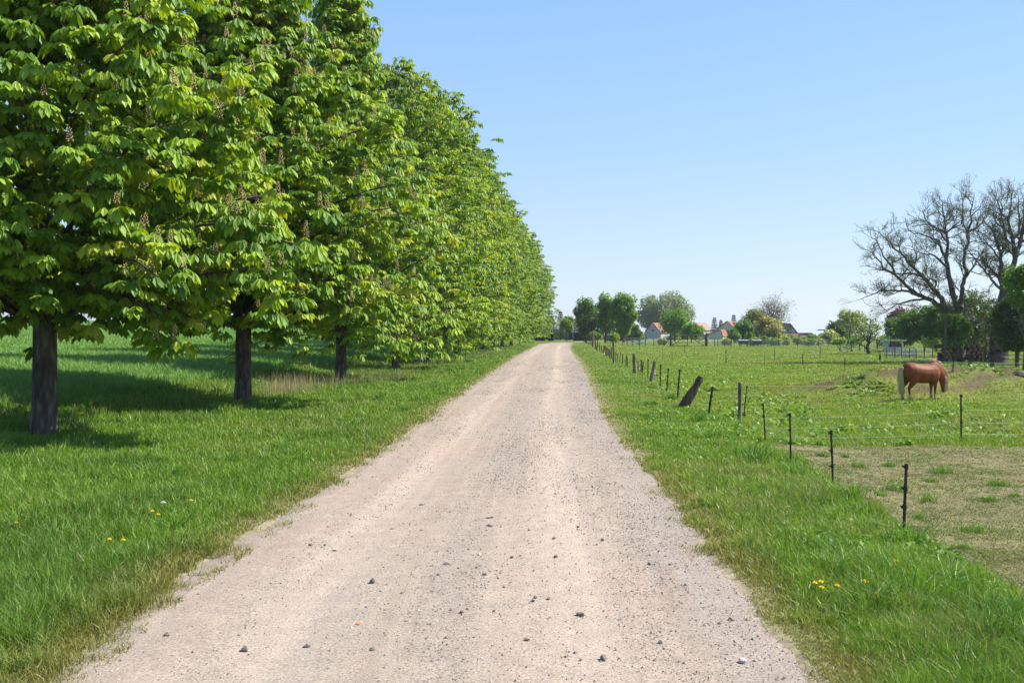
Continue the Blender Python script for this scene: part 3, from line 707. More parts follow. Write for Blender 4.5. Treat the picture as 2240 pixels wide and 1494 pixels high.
    td = np.repeat(phd, K, 0) * np.cos(aa)[:, None] + np.repeat(sd_, K, 0) * np.sin(aa)[:, None]
    td[:, 2] -= np.repeat(dr, K) * .75; td = nrm(td)
    L = np.repeat(lsz, K) * np.tile(lens, m) * rng.uniform(.9, 1.1, m * K); W = L * (.50 if K >= 5 else .72)
    V, tri, qd, C = leaflets(B, td, L, W, np.repeat(dr, K) * .30, full, np.repeat(lc, K, 0))
    crown = (V, [tri, qd], C)
    # blossom candles
    rr = np.hypot(q[:, 0], q[:, 1]); outer = (rr > rz(q[:, 2]) * .68) | (q[:, 2] > H * .8)
    sel = np.where(outer & (rng.random(len(q)) < spikes))[0]
    sp = q[sel] + np.array([0, 0, .09])
    res = (tv, tp, crown, sp, rng.integers(0, 3, len(sp)))
    rng = old
    return res

def candle(hh, nb, seed):
    """one faded chestnut candle: thin stalk with small tan fruit buds"""
    r = np.random.default_rng(seed); V = []; Fc = []; C = []
    V, Fq = seg_tubes([(0, 0, -.02)], [(0, 0, hh)], [.004], [.0015], 3); C = [np.tile([.16, .15, .05], (len(V), 1))]
    z = .03 + (hh - .03) * (np.arange(nb) + .5) / nb; a = np.arange(nb) * 2.4; ro = .042 * (1 - .75 * z / hh) + .006
    c = np.stack([ro * np.cos(a), ro * np.sin(a), z], 1); s = .0125 * (1 - .35 * z / hh)
    B = np.array([[1, 0, 0], [-.5, .87, 0], [-.5, -.87, 0], [0, 0, 1.2], [0, 0, -1.2]])
    VV = (c[:, None] + B[None] * s[:, None, None]).reshape(-1, 3); k = np.arange(nb)[:, None] * 5 + len(V)
    tr = np.concatenate([k + np.array(f) for f in ([[0, 1, 3]], [[1, 2, 3]], [[2, 0, 3]], [[1, 0, 4]], [[2, 1, 4]], [[0, 2, 4]])])
    pal = np.array([[.66, .44, .24], [.54, .36, .18], [.74, .56, .36], [.46, .40, .15]])
    C.append(np.repeat(pal[r.integers(0, 4, nb)], 5, 0))
    return np.concatenate([V, VV]), Fq, tr, np.concatenate(C)
CAND = [candle(.21, 24, 1), candle(.26, 28, 2), candle(.18, 20, 3)]
CANDL = [candle(.22, 7, 4), candle(.26, 8, 5), candle(.2, 6, 6)]
for L_ in (CANDL,):
    for c_ in L_: pass
def merge_candles(P, kinds, lib, fat=1.0):
    V = []; Q = []; T = []; C = []; n = 0
    for j in range(3):
        p = P[kinds == j]; v, fq, tr, c = lib[j]; m = len(p)
        if not m: continue
        vv = v * np.array([fat, fat, 1])
        V.append((p[:, None] + vv[None]).reshape(-1, 3)); off = (np.arange(m) * len(v))[:, None, None] + n
        Q.append((off + fq[None]).reshape(-1, 4)); T.append((off + tr[None]).reshape(-1, 3)); C.append(np.tile(c, (m, 1))); n += m * len(v)
    return np.concatenate(V), [np.concatenate(T), np.concatenate(Q)], np.concatenate(C)
cand_mesh = []
def put_chestnut(data, loc, rz, label, detail=0, scale=None, mesh=None):
    tv, tp, (V, P, C), sp, kd = data
    r = empty('chestnut_tree', loc, rz); tag(r, label, 'tree', 'chestnut trees lining the road')
    if scale: r.scale = scale
    if mesh is None:
        a = np_mesh('trunk', tv, tp, M_bark, r, smooth=True); b = np_mesh('crown', V, P, M_leaf, r, C)
        mesh = [a.data, b.data]
        rest = sp; krest = kd
        if detail:
            d = Matrix.Rotation(rz, 3, 'Z')
            W = np.array([(d @ Vector(p))[:] for p in sp]) + np.array(loc[:])
            vis = W[:, 0] * .95 - W[:, 1] * .55          # candles on the side towards the road and the camera
            inside = (np.abs(W[:, 0] / W[:, 1]) < .52) & ((W[:, 2] - EYE) / W[:, 1] < .335)
            order = np.argsort(-(vis - 50 * (~inside)))[:98]
            for i in order:
                if not cand_mesh:
                    for j in range(3):
                        v, fq, tr, c = CAND[j]; cand_mesh.append(np_mesh('blossom_candle', v, [tr, fq], M_spike, r, c)); 
                    for j in range(3): cand_mesh[j].location = sp[order[j]]
                    continue
                o = bpy.data.objects.new('blossom_candle', cand_mesh[kd[i]].data); COL.objects.link(o); o.parent = r; o.location = sp[i]
            m = np.ones(len(sp), bool); m[order] = False; rest = sp[m]; krest = kd[m]
        V2, P2, C2 = merge_candles(rest, krest, CAND if detail else CANDL, 1.15 if detail else 1.7)
        c = np_mesh('blossoms', V2, P2, M_spike, r, C2); c['kind'] = 'stuff'; mesh.append(c.data)
    else:
        for nm, me in zip(('trunk', 'crown', 'blossoms'), mesh):
            o = bpy.data.objects.new(nm, me); COL.objects.link(o); o.parent = r
            if nm == 'blossoms': o['kind'] = 'stuff'
    return r, mesh

tb = gp(95, 957)
low1 = [(-.12, 1.75, 2.7, 1.1), (-.5, 1.9, 2.6, .8), (-.25, 2.55, 4.25, 1.3), (.05, 3.0, 4.3, 1.2), (-.75, 2.4, 3.7, 1.1), (-1.6, 2.3, 3.2, 1.0), (-2.4, 2.6, 3.6, 1.0)]
DA = chestnut(11.2, 3.95, 98, 28, True, 11, mleaf=7, lscale=.87, z0=2.05, prof=([0, .05, .14, .30, .38, .46, .58, .72, .85, 1.0], [.55, .92, 1.05, 1.04, .95, .66, .54, .42, .30, .08]), lowbranch=low1)
put_chestnut(DA, tb, 0, 'nearest chestnut tree of the row, its bare grey trunk at the left edge', 1)
tb = gp(531, 884)
low2 = [(.2, 1.75, 3.3, .7), (-.3, 2.5, 4.1, 1.2), (-1.0, 2.3, 3.6, 1.1), (.4, 2.6, 3.9, 1.0), (-2.2, 2.4, 3.0, 1.0)]
DB = chestnut(10.6, 3.8, 90, 27, True, 23, mleaf=7, lscale=.90, z0=2.0, prof=([0, .05, .15, .32, .48, .58, .66, .8, .9, 1.0], [.55, .92, 1.05, 1.03, .95, .78, .56, .36, .25, .10]), lowbranch=low2)
put_chestnut(DB, tb, 0, 'second nearest chestnut tree of the row, its trunk standing clear below the crown', 1)
tb = gp(745, 831)
lowR = [(k * .9 + .2, .75 + .35 * (k % 3), 3.7 + .3 * (k % 2), .75) for k in range(7)]
DC = chestnut(14.0, 3.9, 96, 19, True, 31, lowbranch=lowR, mleaf=5, K=5, lscale=1.15, prof=([0, .05, .13, .30, .46, .56, .65, .78, .9, 1.0], [.6, .95, 1.05, 1.02, .92, .72, .48, .32, .25, .10]))
put_chestnut(DC, tb, .6, 'third chestnut tree, dry stalks around its trunk')
DD = chestnut(15.0, 4.6, 92, 16, False, 41, lowbranch=lowR, mleaf=5, K=5, lscale=1.3, prof=([0, .05, .13, .30, .55, .75, .88, .96, 1.0], [.6, .95, 1.03, 1.03, 1.0, .84, .66, .42, .06]))
DE = chestnut(15.0, 4.6, 92, 16, False, 43, lowbranch=lowR, mleaf=5, K=5, lscale=1.3, prof=([0, .05, .13, .30, .55, .75, .88, .96, 1.0], [.6, .95, 1.0, 1.04, .98, .87, .68, .42, .06]))
r, mD = put_chestnut(DD, gp(866, 808), .4, 'fourth chestnut tree of the row, counted from the camera', scale=(.9, .9, .91))
r, mE = put_chestnut(DE, gp(931, 793), 1.9, 'fifth chestnut tree, counted from the camera', scale=(1, 1, .98))
ords = ['sixth', 'seventh', 'eighth', 'ninth', 'tenth', 'eleventh', 'twelfth', 'thirteenth']
rowp = [(64, 968), (73.5, 1000), (83, 1030), (92.5, 1055), (102, 1078), (111.5, 1098), (123, 1118), (137, 1138)]
for i, (Yd, px) in enumerate(rowp):
    x = (px - CX) / F * Yd; z = zt(x, Yd)
    put_chestnut((DD, DE)[i % 2], Vector((x, Yd, z)), i * 1.3, ords[i] + ' chestnut tree along the left side of the road, counted from the camera', scale=((.97, .97, .95), (1.03, 1.03, 1.04), (.95, .95, .99), (1.02, 1.02, .96), (1, 1, 1.04))[i % 5], mesh=(mD, mE)[i % 2])
x = (1156 - CX) / F * 153; put_chestnut(DD, Vector((x, 153, zt(x, 153))), 3.0, 'farthest chestnut tree of the row, at the road bend', scale=(1, 1, .93), mesh=mD)
# a tree of the row beside the camera, out of frame, is left out

# bare shoots at the first trunk's foot
mb = MB()
b0 = gp(95, 957)
r = empty('trunk_suckers', gp(140, 950)); tag(r, 'thin dark leafless shoots right of the nearest trunk', 'sapling')
for i, (dx, hh) in enumerate(((.0, .55), (.07, .42), (.12, .3))):
    m = MB(); m.tube([(dx, 0, -.02), (dx + .12 * hh, .02, hh * .5), (dx + .34 * hh, 0, hh)], [.010, .008, .003], 5); m.build('shoot', M_bark2, r)
r = empty('trunk_suckers', gp(40, 935)); tag(r, 'thin dark leafless shoots left of the nearest trunk', 'sapling')
for i, (dx, hh) in enumerate(((.0, .85), (.16, .55), (-.1, .5))):
    m = MB(); m.tube([(dx, 0, -.02), (dx - .06, .02, hh * .5), (dx - .22 * hh, 0, hh)], [.010, .008, .003], 5); m.build('shoot', M_bark2, r)

# ------------------------------------------------------------------ other trees
def rand_unit(n): return nrm(rng.normal(0, 1, (n, 3)))
def lump_crown(cx, rx, ry, rz_, nlump, per, ls, cols, center_z, lumpr=.32, fill=.15, hollow=.55):
    """leaf kites on the surface of many lumps arranged in an ellipsoid"""
    d = rand_unit(nlump); rad = rng.uniform(hollow, 1.0, nlump)[:, None]
    C = d * rad * np.array([rx, ry, rz_]) * (1.12 - lumpr * .7); C[:, 2] += center_z; C[:, 0] += cx
    lr = lumpr * (rx * ry * rz_) ** (1 / 3) * rng.uniform(.7, 1.25, nlump)
    D = rand_unit(nlump * per); P = np.repeat(C, per, 0) + D * np.repeat(lr, per)[:, None] * rng.uniform(.7, 1.08, (nlump * per, 1)) * np.array([1.1, 1.1, .85])
    m = len(P); t = nrm(D * .5 + rand_unit(m) * .7 + np.array([0, 0, -.25])); L = ls * rng.uniform(.6, 1.4, m)
    c = mixc(A_(*cols[0]), A_(*cols[1]), np.clip(np.repeat(rng.random(nlump), per) * .6 + rng.random(m) * .4, 0, 1))
    if len(cols) > 2: k = rng.random(m) < .12; c[k] = cols[2]
    V, tri, qd, C_ = leaflets(P, t, L, L * .75, np.full(m, .2), False, c); return V, qd, C_
def leafy_tree(px, ytop, pw, Y, cols, label, name='broadleaf_tree', nlump=46, per=90, ls=None, trunk=True, ybot=None, cat='tree', lumpr=.32, basey=None, group=None, hollow=.55, bark=None):
    x = (px - CX) / F * Y; z0 = zt(x, Y); top = EYE - (ytop - HZ) / F * Y
    zb = z0 + (.18 * (top - z0) if ybot is None else (EYE - (ybot - HZ) / F * Y - z0))
    rx = pw / 2 / F * Y; rz_ = (top - zb) / 2
    r = empty(name, (x, Y, z0)); tag(r, label, cat, group)
    ls = (ls or max(.07, .0017 * Y)) * 1.25; per = int(per * 1.25)
    cols = [tuple(np.array(k_) * np.array([1.95, 1.7, 1.4])) for k_ in cols]
    V, q, C = lump_crown(0, rx, rx * .9, rz_, nlump, per, ls, cols, (top + zb) / 2 - z0, lumpr, hollow=hollow)
    V = V[:]; V[:, 2] = np.maximum(V[:, 2], .02)
    np_mesh('crown', V, [q], M_tree, r, C)
    if trunk:
        h = top - z0; rr = max(.05, .022 * h); m = MB(); m.tube([(0, 0, -.2), (.02 * h, 0, h * .3), (-.01 * h, 0, h * .65)], [rr * 1.2, rr, rr * .4], 9)
        for k in range(7):
            a = k * 2.4; e = Vector((math.cos(a) * rx * .6, math.sin(a) * rx * .6, h * random.uniform(.45, .8)))
            m.tube([(0.01 * h, 0, h * .22 + k * .03 * h), e * .5 + Vector((0, 0, h * .2)), e], [rr * .5, rr * .35, rr * .12], 5, False)
        m.build('trunk', bark or M_bark2, r, True)
    return r
G_ch = [(.055, .135, .022), (.115, .215, .035)]
leafy_tree(1282, 650, 48, 150, [(.040, .095, .020), (.085, .160, .028)], 'left one of the three round green trees at the road bend', 'chestnut_tree', 50, 110, ybot=735, group='round trees at the bend')
leafy_tree(1324, 640, 46, 156, G_ch, 'middle one of the three round green trees at the road bend', 'chestnut_tree', 50, 110, ybot=732, group='round trees at the bend')
leafy_tree(1364, 634, 54, 150, G_ch, 'right and tallest of the three round green trees at the road bend', 'chestnut_tree', 56, 120, ybot=733, group='round trees at the bend')
leafy_tree(1240, 692, 30, 170, [(.08, .17, .03), (.12, .22, .04)], 'small bright green round tree in front of dark conifers at the road bend', 'small_tree', 24, 60, ybot=722)
leafy_tree(1453, 642, 122, 300, [(.075, .115, .055), (.135, .185, .095)], 'large grey-green domed tree behind the grey gabled house', 'broadleaf_tree', 90, 130, ybot=733, ls=.5, lumpr=.24)
leafy_tree(1476, 673, 62, 170, G_ch, 'bright green round tree standing before the large grey-green one', 'chestnut_tree', 44, 90, ybot=733)
leafy_tree(1512, 702, 52, 150, [(.07, .15, .03), (.12, .22, .04)], 'low green tree above the metal gate', 'small_tree', 26, 70, ybot=742)
leafy_tree(1392, 708, 20, 160, [(.05, .12, .025), (.10, .18, .035)], 'small green tree right of the three round trees', 'small_tree', 22, 60, ybot=742)
leafy_tree(1650, 678, 62, 160, [(.07, .11, .025), (.12, .16, .04), (.20, .12, .05)], 'olive green tree with brownish leaves left of the half-bare dome', 'broadleaf_tree', 50, 90, ybot=745)
leafy_tree(1629, 700, 42, 145, [(.04, .11, .03), (.08, .17, .05)], 'green garden tree right of the pale yellow house', 'small_tree', 30, 80, ybot=748)
leafy_tree(1606, 722, 30, 140, [(.05, .12, .04), (.09, .17, .05)], 'small dark green shrub before the pale yellow house', 'shrub', 20, 50, ybot=748, cat='shrub')
leafy_tree(1682, 694, 62, 150, [(.12, .15, .06), (.20, .21, .12), (.48, .45, .40)], 'fruit tree dusted with white blossom before the half-bare dome', 'blossom_tree', 46, 80, ybot=745, hollow=.7)
leafy_tree(1857, 674, 72, 165, [(.12, .17, .05), (.19, .24, .10), (.26, .26, .16)], 'pale green tree with thin young leaves behind the crooked orchard tree', 'broadleaf_tree', 50, 60, ybot=745, lumpr=.24)
leafy_tree(1828, 704, 44, 150, [(.03, .06, .03), (.07, .11, .04)], 'dark bushy tree left of the pale green one', 'small_tree', 30, 60, ybot=748)
leafy_tree(1815, 722, 42, 135, [(.14, .20, .08), (.22, .27, .14), (.6, .58, .5)], 'white blossoming bush near the chimney', 'blossom_bush', 26, 60, ybot=752, cat='bush', trunk=False)
leafy_tree(1966, 672, 60, 175, [(.05, .025, .03), (.10, .05, .05)], 'purple-leaved tree rising behind the dark green hedge trees', 'purple_tree', 40, 80, ybot=735)
leafy_tree(1978, 684, 76, 110, [(.035, .075, .02), (.07, .125, .03)], 'broad dark green tree right of the crooked orchard tree', 'broadleaf_tree', 56, 110, ybot=748)
leafy_tree(2022, 668, 110, 84, [(.03, .075, .018), (.065, .13, .03)], 'dense green tree under the long bare limb', 'broadleaf_tree', 70, 120, ybot=748, ls=.18)
leafy_tree(2062, 668, 96, 70, [(.035, .085, .022), (.07, .145, .03)], 'green tree left of the big bare tree, behind the log pile', 'broadleaf_tree', 60, 120, ybot=742, ls=.15)
leafy_tree(2128, 636, 110, 60, [(.035, .08, .02), (.07, .14, .03)], 'leafy young tree growing between the two big bare trunks', 'maple_tree', 52, 80, ybot=744, ls=.13, lumpr=.26)
leafy_tree(2090, 684, 70, 57, [(.04, .095, .02), (.08, .16, .03)], 'low leafy tree beside the first big bare trunk', 'maple_tree', 36, 90, ybot=760, ls=.12, lumpr=.26)
leafy_tree(2224, 640, 96, 50, [(.02, .05, .018), (.045, .09, .025)], 'very dark green tree at the right edge', 'broadleaf_tree', 60, 150, ybot=770, ls=.12)
leafy_tree(2242, 572, 84, 46, [(.035, .095, .014), (.08, .165, .022)], 'bright green leafy crown cut by the right edge, above the dark tree', 'maple_tree', 34, 80, ybot=680, ls=.12, lumpr=.26)
leafy_tree(2040, 712, 40, 75, [(.16, .22, .10), (.24, .30, .16)], 'pale blossoming shrub beside the white shed', 'blossom_bush', 26, 60, ybot=766, cat='bush', trunk=False)
leafy_tree(2160, 700, 60, 66, [(.08, .14, .04), (.13, .2, .06)], 'light green shrub seen between the big trunks', 'shrub', 26, 60, ybot=762, cat='shrub', trunk=False)
# low garden bushes along the far fence
bush_cols = [[(.09, .16, .03), (.15, .24, .05)], [(.12, .18, .05), (.20, .26, .09)], [(.06, .12, .03), (.11, .19, .05)]]
bl = ['yellow-green', 'pale green', 'mid green']
for i, (px, yt, pw, yb) in enumerate(((1697, 738, 30, 757), (1722, 736, 26, 757), (1746, 739, 30, 758), (1772, 741, 26, 757), (1790, 743, 24, 757), (1671, 736, 26, 756), (1650, 738, 24, 755), (1836, 738, 30, 757), (1865, 742, 30, 757), (1930, 742, 34, 762), (1590, 742, 22, 754), (1300, 724, 30, 745), (1345, 728, 26, 746), (1448, 741, 16, 750))):
    leafy_tree(px, yt, pw, 118 + i % 3 * 5, bush_cols[i % 3], 'low %s garden bush behind the far fence, %s' % (bl[i % 3], ['below the blossoming fruit tree', 'left of the orange roofs', 'before the orange roof', 'before the small dark house', 'under the chimney', 'left of the blossom tree foot', 'right of the rabbit hutches', 'right of the chimney', 'left of the orchard tree', 'beside the white shed', 'before the pale yellow house', 'under the left round tree', 'under the right round tree', 'before the grey house'][i]), 'garden_bush', 16, 45, ybot=yb, cat='bush', trunk=False, ls=.2)
def conifer(px, ytop, pw, Y, label, col=((.030, .055, .035), (.06, .10, .06)), ybot=745):
    x = (px - CX) / F * Y; z0 = zt(x, Y); top = EYE - (ytop - HZ) / F * Y - z0; R = pw / 2 / F * Y
    r = empty('conifer', (x, Y, z0)); tag(r, label, 'tree')
    n = 2600; q = rng.random(n) ** .75; lev = np.floor(q * 13) / 13 + rng.random(n) * .03; z = top * (.1 + .9 * lev); az = rng.random(n) * 6.28
    az = np.round(az / 6.28 * 11 + lev * 30) / 11 * 6.28 + rng.normal(0, .09, n)
    rr = R * (1 - lev) ** .8 * np.sqrt(rng.random(n)) * .95; P = np.stack([rr * np.cos(az), rr * np.sin(az), z - rr * .25], 1)
    t = nrm(np.stack([np.cos(az), np.sin(az), rng.uniform(-.6, .3, n)], 1)); L = np.full(n, max(.28, top * .05)) * rng.uniform(.6, 1.3, n)
    V, _, qd, C = leaflets(P, t, L, L * .55, np.full(n, .2), False, mixc(A_(*col[0]), A_(*col[1]), rng.random(n)))
    np_mesh('crown', V, [qd], M_tree, r, C); m = MB(); m.tube([(0, 0, -.2), (0, 0, top * .98)], [top * .02, .02], 6); m.build('trunk', M_bark2, r)
for px, yt, pw, Y, lab in ((1563, 693, 24, 260, 'dark spruce left of the pale yellow house roof'), (1577, 698, 20, 262, 'thin dark spruce just left of the pale yellow gable'), (1605, 687, 22, 262, 'dark conifer behind the orange roof of the pale yellow house'),
                           (1207, 690, 34, 190, 'dark conifer behind the last tree of the row'), (1226, 680, 28, 195, 'pointed dark conifer left of the small round tree'), (1238, 690, 30, 205, 'dark conifer peeping over the small bright round tree'),
                           (1257, 696, 34, 190, 'dark conifer right of the small round tree'), (1817, 712, 16, 200, 'small dark conifer right of the brick chimney'), (1190, 700, 34, 200, 'dark conifer farthest left behind the tree row')):
    conifer(px, yt, pw, Y, lab)

for i in range(34):
    px = 1162 + i * 23.5
    if 1400 < px < 1462 or 1535 < px < 1600: continue
    y0 = 717 if px < 1420 else (727 if px < 1600 else 736)
    leafy_tree(px, y0 + random.uniform(-3, 4), 40, 206 + 4 * (i % 4), [(.035, .065, .022), (.07, .12, .035)] if px < 1420 else [(.07, .12, .035), (.13, .19, .06)],
        'dark hedge bush in the row behind the round trees' if px < 1420 else 'green hedge bush in the row between the pasture and the houses', 'hedge_bush', 16, 55, trunk=False, ybot=750, cat='bush', group='dark hedge behind the round trees' if px < 1420 else 'green hedge before the houses')
# branching trees -----------------------------------------------------
def branches(start, dirn, r, L, lev, segs, tips, spread=.6, up=.12, kids=(3, 4), minr=.006, wig=.18, shrink=.66):
    p = Vector(start); d = Vector(dirn).normalized(); k = max(3, int(L / .35)) if lev < 2 else 3
    pts = [p.copy()]; rs = [r]
    for i in range(k):
        d = (d + Vector((random.gauss(0, wig), random.gauss(0, wig), random.gauss(0, wig) + up * .3))).normalized()
        p = p + d * L / k; pts.append(p.copy()); rs.append(r * (1 - .55 * (i + 1) / k))
    for i in range(k): segs.append((pts[i][:], pts[i + 1][:], rs[i], rs[i + 1]))
    if r * shrink < minr or lev > 6: tips.append(p[:]); return
    n = random.randint(*kids)
    for j in range(n):
        f = random.uniform(.35, 1.0) if j else 1.0; i = min(k, max(1, int(f * k)))
        a = Vector((random.gauss(0, 1), random.gauss(0, 1), random.gauss(0, .8))).normalized()
        nd = (d + a * spread + Vector((0, 0, up))).normalized()
        branches(pts[i], nd, rs[i] * (.62 if j else .85), L * random.uniform(.55, .85) * (1 if j else .95), lev + 1, segs, tips, spread, up, kids, minr, wig, shrink)
def build_segs(name, segs, mat, parent, n=4):
    segs = [(a_, b_, max(r0_, .0080), max(r1_, .0070)) for a_, b_, r0_, r1_ in segs]
    P0 = np.array([s[0] for s in segs]); P1 = np.array([s[1] for s in segs]); V, Fq = seg_tubes(P0, P1, [s[2] for s in segs], [s[3] for s in segs], n)
    return np_mesh(name, V, [Fq], mat, parent, smooth=True)
def traced_tree(limbs, Y, base, label, tw=.30, leafcol=((.16, .21, .07), (.24, .30, .10)), name='bare_tree', twigL=.8, seed=5, kids=(3, 4), leafs=1.0, ls=.05, minr=.0058, mat=None, fine_tw=False):
    """limbs: list of (points in photo pixels, start radius, end radius, depth slope)"""
    random.seed(seed); root = empty(name, base); tag(root, label, 'tree'); segs = []; tips = []
    for pts, r0, r1, dz in limbs:
        w3 = []
        for i, (x, y) in enumerate(pts):
            d = Y + dz * i; w3.append(at(x, y, d) - Vector(base))
        # refine the polyline
        fine = []
        for i in range(len(w3) - 1):
            k = max(2, int((w3[i + 1] - w3[i]).length / .22))
            for j in range(k): fine.append(w3[i].lerp(w3[i + 1], j / k))
        fine.append(w3[-1]); m = len(fine)
        fine = [f + (Vector((random.gauss(0, .02), random.gauss(0, .05), random.gauss(0, .02))) if 0 < i < m - 1 else Vector()) for i, f in enumerate(fine)]
        r0 *= 1.22 if fine_tw else 1
        rs = [r0 + (r1 - r0) * (i / (m - 1)) ** .8 for i in range(m)]
        for i in range(m - 1): segs.append((fine[i][:], fine[i + 1][:], rs[i], rs[i + 1]))
        if tw > 0:
            for i in range(int(m * .22), m):
                if random.random() < tw or i == m - 1:
                    d = (fine[i] - fine[i - 1]).normalized(); a = Vector((random.gauss(0, 1), random.gauss(0, 1), random.gauss(.1, .8))).normalized()
                    branches(fine[i], (d * .55 + a * .8), min(rs[i] * .55, .032) + .004, twigL * random.uniform(.6, 1.25), 1, segs, tips, .62, .10, kids, minr, .16)
    t = np.array(tips); n = len(t)
    if fine_tw and n:
        q0 = np.repeat(t, 2, 0); dd = nrm(rng.normal(0, 1, (n * 2, 3)) + nrm(np.repeat(t, 2, 0) - np.array([0, 0, t[:, 2].mean() * .7])) * .9); q1 = q0 + dd * rng.uniform(.12, .34, (n * 2, 1))
        V, Fq = seg_tubes(q0, q1, np.full(n * 2, .0060), np.full(n * 2, .0035), 3); build_segs('trunk', segs, mat or M_bark2, root, 5); np_mesh('twigs', V, [Fq], mat or M_bark2, root)
        t = np.concatenate([t, q1[::3]]); n = len(t)
    else: build_segs('trunk', segs, mat or M_bark2, root, 5)
    if leafs > 0 and n:
        P = np.repeat(t, 3, 0) + rng.normal(0, .05 * ls / .05, (n * 3, 3)); d = rand_unit(len(P)); L = np.full(len(P), ls) * rng.uniform(.5, 1.3, len(P))
        V, _, qd, C = leaflets(P, d, L, L * .7, np.full(len(P), .2), False, mixc(A_(*leafcol[0]), A_(*leafcol[1]), rng.random(len(P))))
        np_mesh('crown', V, [qd], M_tree, root, C)
    print(label[:30], 'segs', len(segs), 'tips', n); return root
def zc(l, ox=1820, oy=380, s=5.333): return [(ox + x / s, oy + y / s) for x, y in l]
YB = 54.0; b1 = gp(2101, 793); YB = b1.y
T1 = [
    ([(2101, 796), (2100, 775), (2098, 745), (2092, 715), (2084, 690)], .38, .24, 0),
    ([(2100, 760), (2106, 720), (2098, 680), (2089, 655)], .26, .17, .15),
    ([(2084, 690)] + zc([(1300, 1493), (1190, 1340), (1040, 1190), (960, 1100), (870, 1010), (830, 940), (710, 860), (620, 740), (500, 660)]), .16, .015, -.25),
    ([(2084, 690)] + zc([(1150, 1470), (1000, 1410), (860, 1300), (740, 1180), (690, 1070), (600, 960), (560, 860), (500, 770), (440, 740)]), .16, .015, .1),
    (zc([(740, 1180), (620, 1130), (540, 1010), (470, 930), (370, 880)]), .07, .012, .2),
    (zc([(1040, 1190), (930, 1165), (800, 1170), (700, 1150), (560, 1110), (440, 1120)]), .06, .01, -.2),
    (zc([(1000, 1410), (860, 1370), (700, 1360), (560, 1370), (420, 1430), (310, 1470)]), .08, .012, -.3),
    (zc([(1080, 1460), (900, 1480), (760, 1530), (640, 1600), (560, 1650)]), .06, .01, .2),
    (zc([(870, 1010), (960, 1040), (1000, 960), (940, 860), (860, 840)]), .05, .01, .3),
    (zc([(1190, 1340), (1230, 1260), (1120, 1200), (1060, 1120)]), .05, .01, -.3),
    ([(2089, 655)] + zc([(1410, 1400), (1370, 1200), (1330, 1000), (1350, 850), (1340, 700), (1310, 560), (1290, 420), (1290, 330)]), .17, .02, .05),
    (zc([(1330, 1000), (1270, 860), (1240, 780), (1100, 720), (950, 700), (870, 620), (860, 560)]), .08, .012, -.2),
    (zc([(1330, 1080), (1200, 960), (1060, 930), (900, 880)]), .07, .012, .25),
    (zc([(1340, 700), (1230, 640), (1130, 600), (1060, 480), (1120, 380)]), .06, .012, .25),
    (zc([(1350, 800), (1260, 690), (1190, 650), (1100, 560), (1000, 520)]), .05, .012, -.2),
    (zc([(1340, 680), (1400, 640), (1500, 600), (1520, 500), (1440, 420)]), .05, .012, -.1),
    (zc([(1310, 560), (1400, 500), (1420, 400), (1380, 320)]), .045, .01, .2),
    ([(2100, 690)] + zc([(1530, 1300), (1570, 1180), (1545, 1050), (1545, 930), (1590, 800), (1580, 680), (1530, 580), (1520, 450), (1530, 330), (1560, 250)]), .15, .02, .12),
    (zc([(1580, 690), (1680, 630), (1760, 580), (1790, 480), (1800, 380)]), .07, .012, .15),
    (zc([(1580, 680), (1620, 560), (1620, 440), (1650, 330), (1660, 240)]), .07, .012, -.2),
    (zc([(1570, 1200), (1640, 1100), (1690, 1000), (1760, 930), (1800, 850), (1720, 760)]), .06, .012, .2),
]
traced_tree(T1, YB, b1, 'big bare spreading tree with crooked dark limbs behind the pony', tw=.82, seed=5, twigL=.66, minr=.0048, ls=.055, fine_tw=True, kids=(3, 4))
b2 = gp(2186, 794)
T2 = [
    ([(2186, 797), (2186, 765), (2184, 735), (2186, 700), (2190, 660)], .50, .30, 0),
    ([(2176, 797), (2178, 760), (2180, 730)], .38, .25, -.1),
    ([(2190, 665)] + zc([(1990, 1350), (1985, 1200), (1960, 1050), (1965, 950), (1900, 750), (1860, 640), (1780, 560), (1740, 480)]), .17, .02, .1),
    (zc([(1960, 950), (2040, 830), (2030, 700), (2000, 560), (1960, 420), (1930, 330), (1890, 240)]), .10, .015, -.15),
    (zc([(1990, 1330), (1900, 1150), (1760, 1000), (1690, 900), (1600, 900)]), .09, .012, .2),
    (zc([(1940, 980), (1860, 860), (1760, 790), (1700, 740), (1700, 660)]), .05, .012, -.2),
    (zc([(2000, 1380), (1860, 1230), (1700, 1030), (1590, 900), (1500, 860)]), .08, .012, -.2),
    ([(2190, 690)] + zc([(2080, 1200), (2140, 1000), (2130, 850), (2080, 700), (2060, 560), (2080, 420), (2100, 300), (2110, 210)]), .24, .02, .1),
    (zc([(2140, 960), (2200, 800), (2230, 640), (2240, 450), (2230, 280)]), .14, .02, .2),
    (zc([(2080, 700), (1980, 620), (1900, 560), (1870, 440), (1850, 340)]), .07, .012, -.2),
    (zc([(2130, 860), (2010, 760), (1930, 690), (1880, 660)]), .06, .012, .2),
    (zc([(2100, 780), (2180, 700), (2190, 560), (2170, 420), (2180, 260)]), .08, .012, -.15),
    (zc([(2060, 560), (1990, 460), (1970, 340), (1990, 250)]), .06, .012, .1),
    (zc([(2140, 960), (2060, 880), (2050, 780), (1980, 700)]), .06, .012, -.1),
    (zc([(2230, 700), (2330, 560), (2380, 420), (2400, 320)]), .09, .012, .2),
    (zc([(2200, 800), (2300, 760), (2400, 640), (2500, 520)]), .08, .012, -.2),
]
traced_tree(T2, b2.y, b2, 'second big bare tree at the right edge with a thick double trunk', tw=.85, seed=9, twigL=.66, kids=(3, 4), minr=.0050, ls=.055, fine_tw=True)
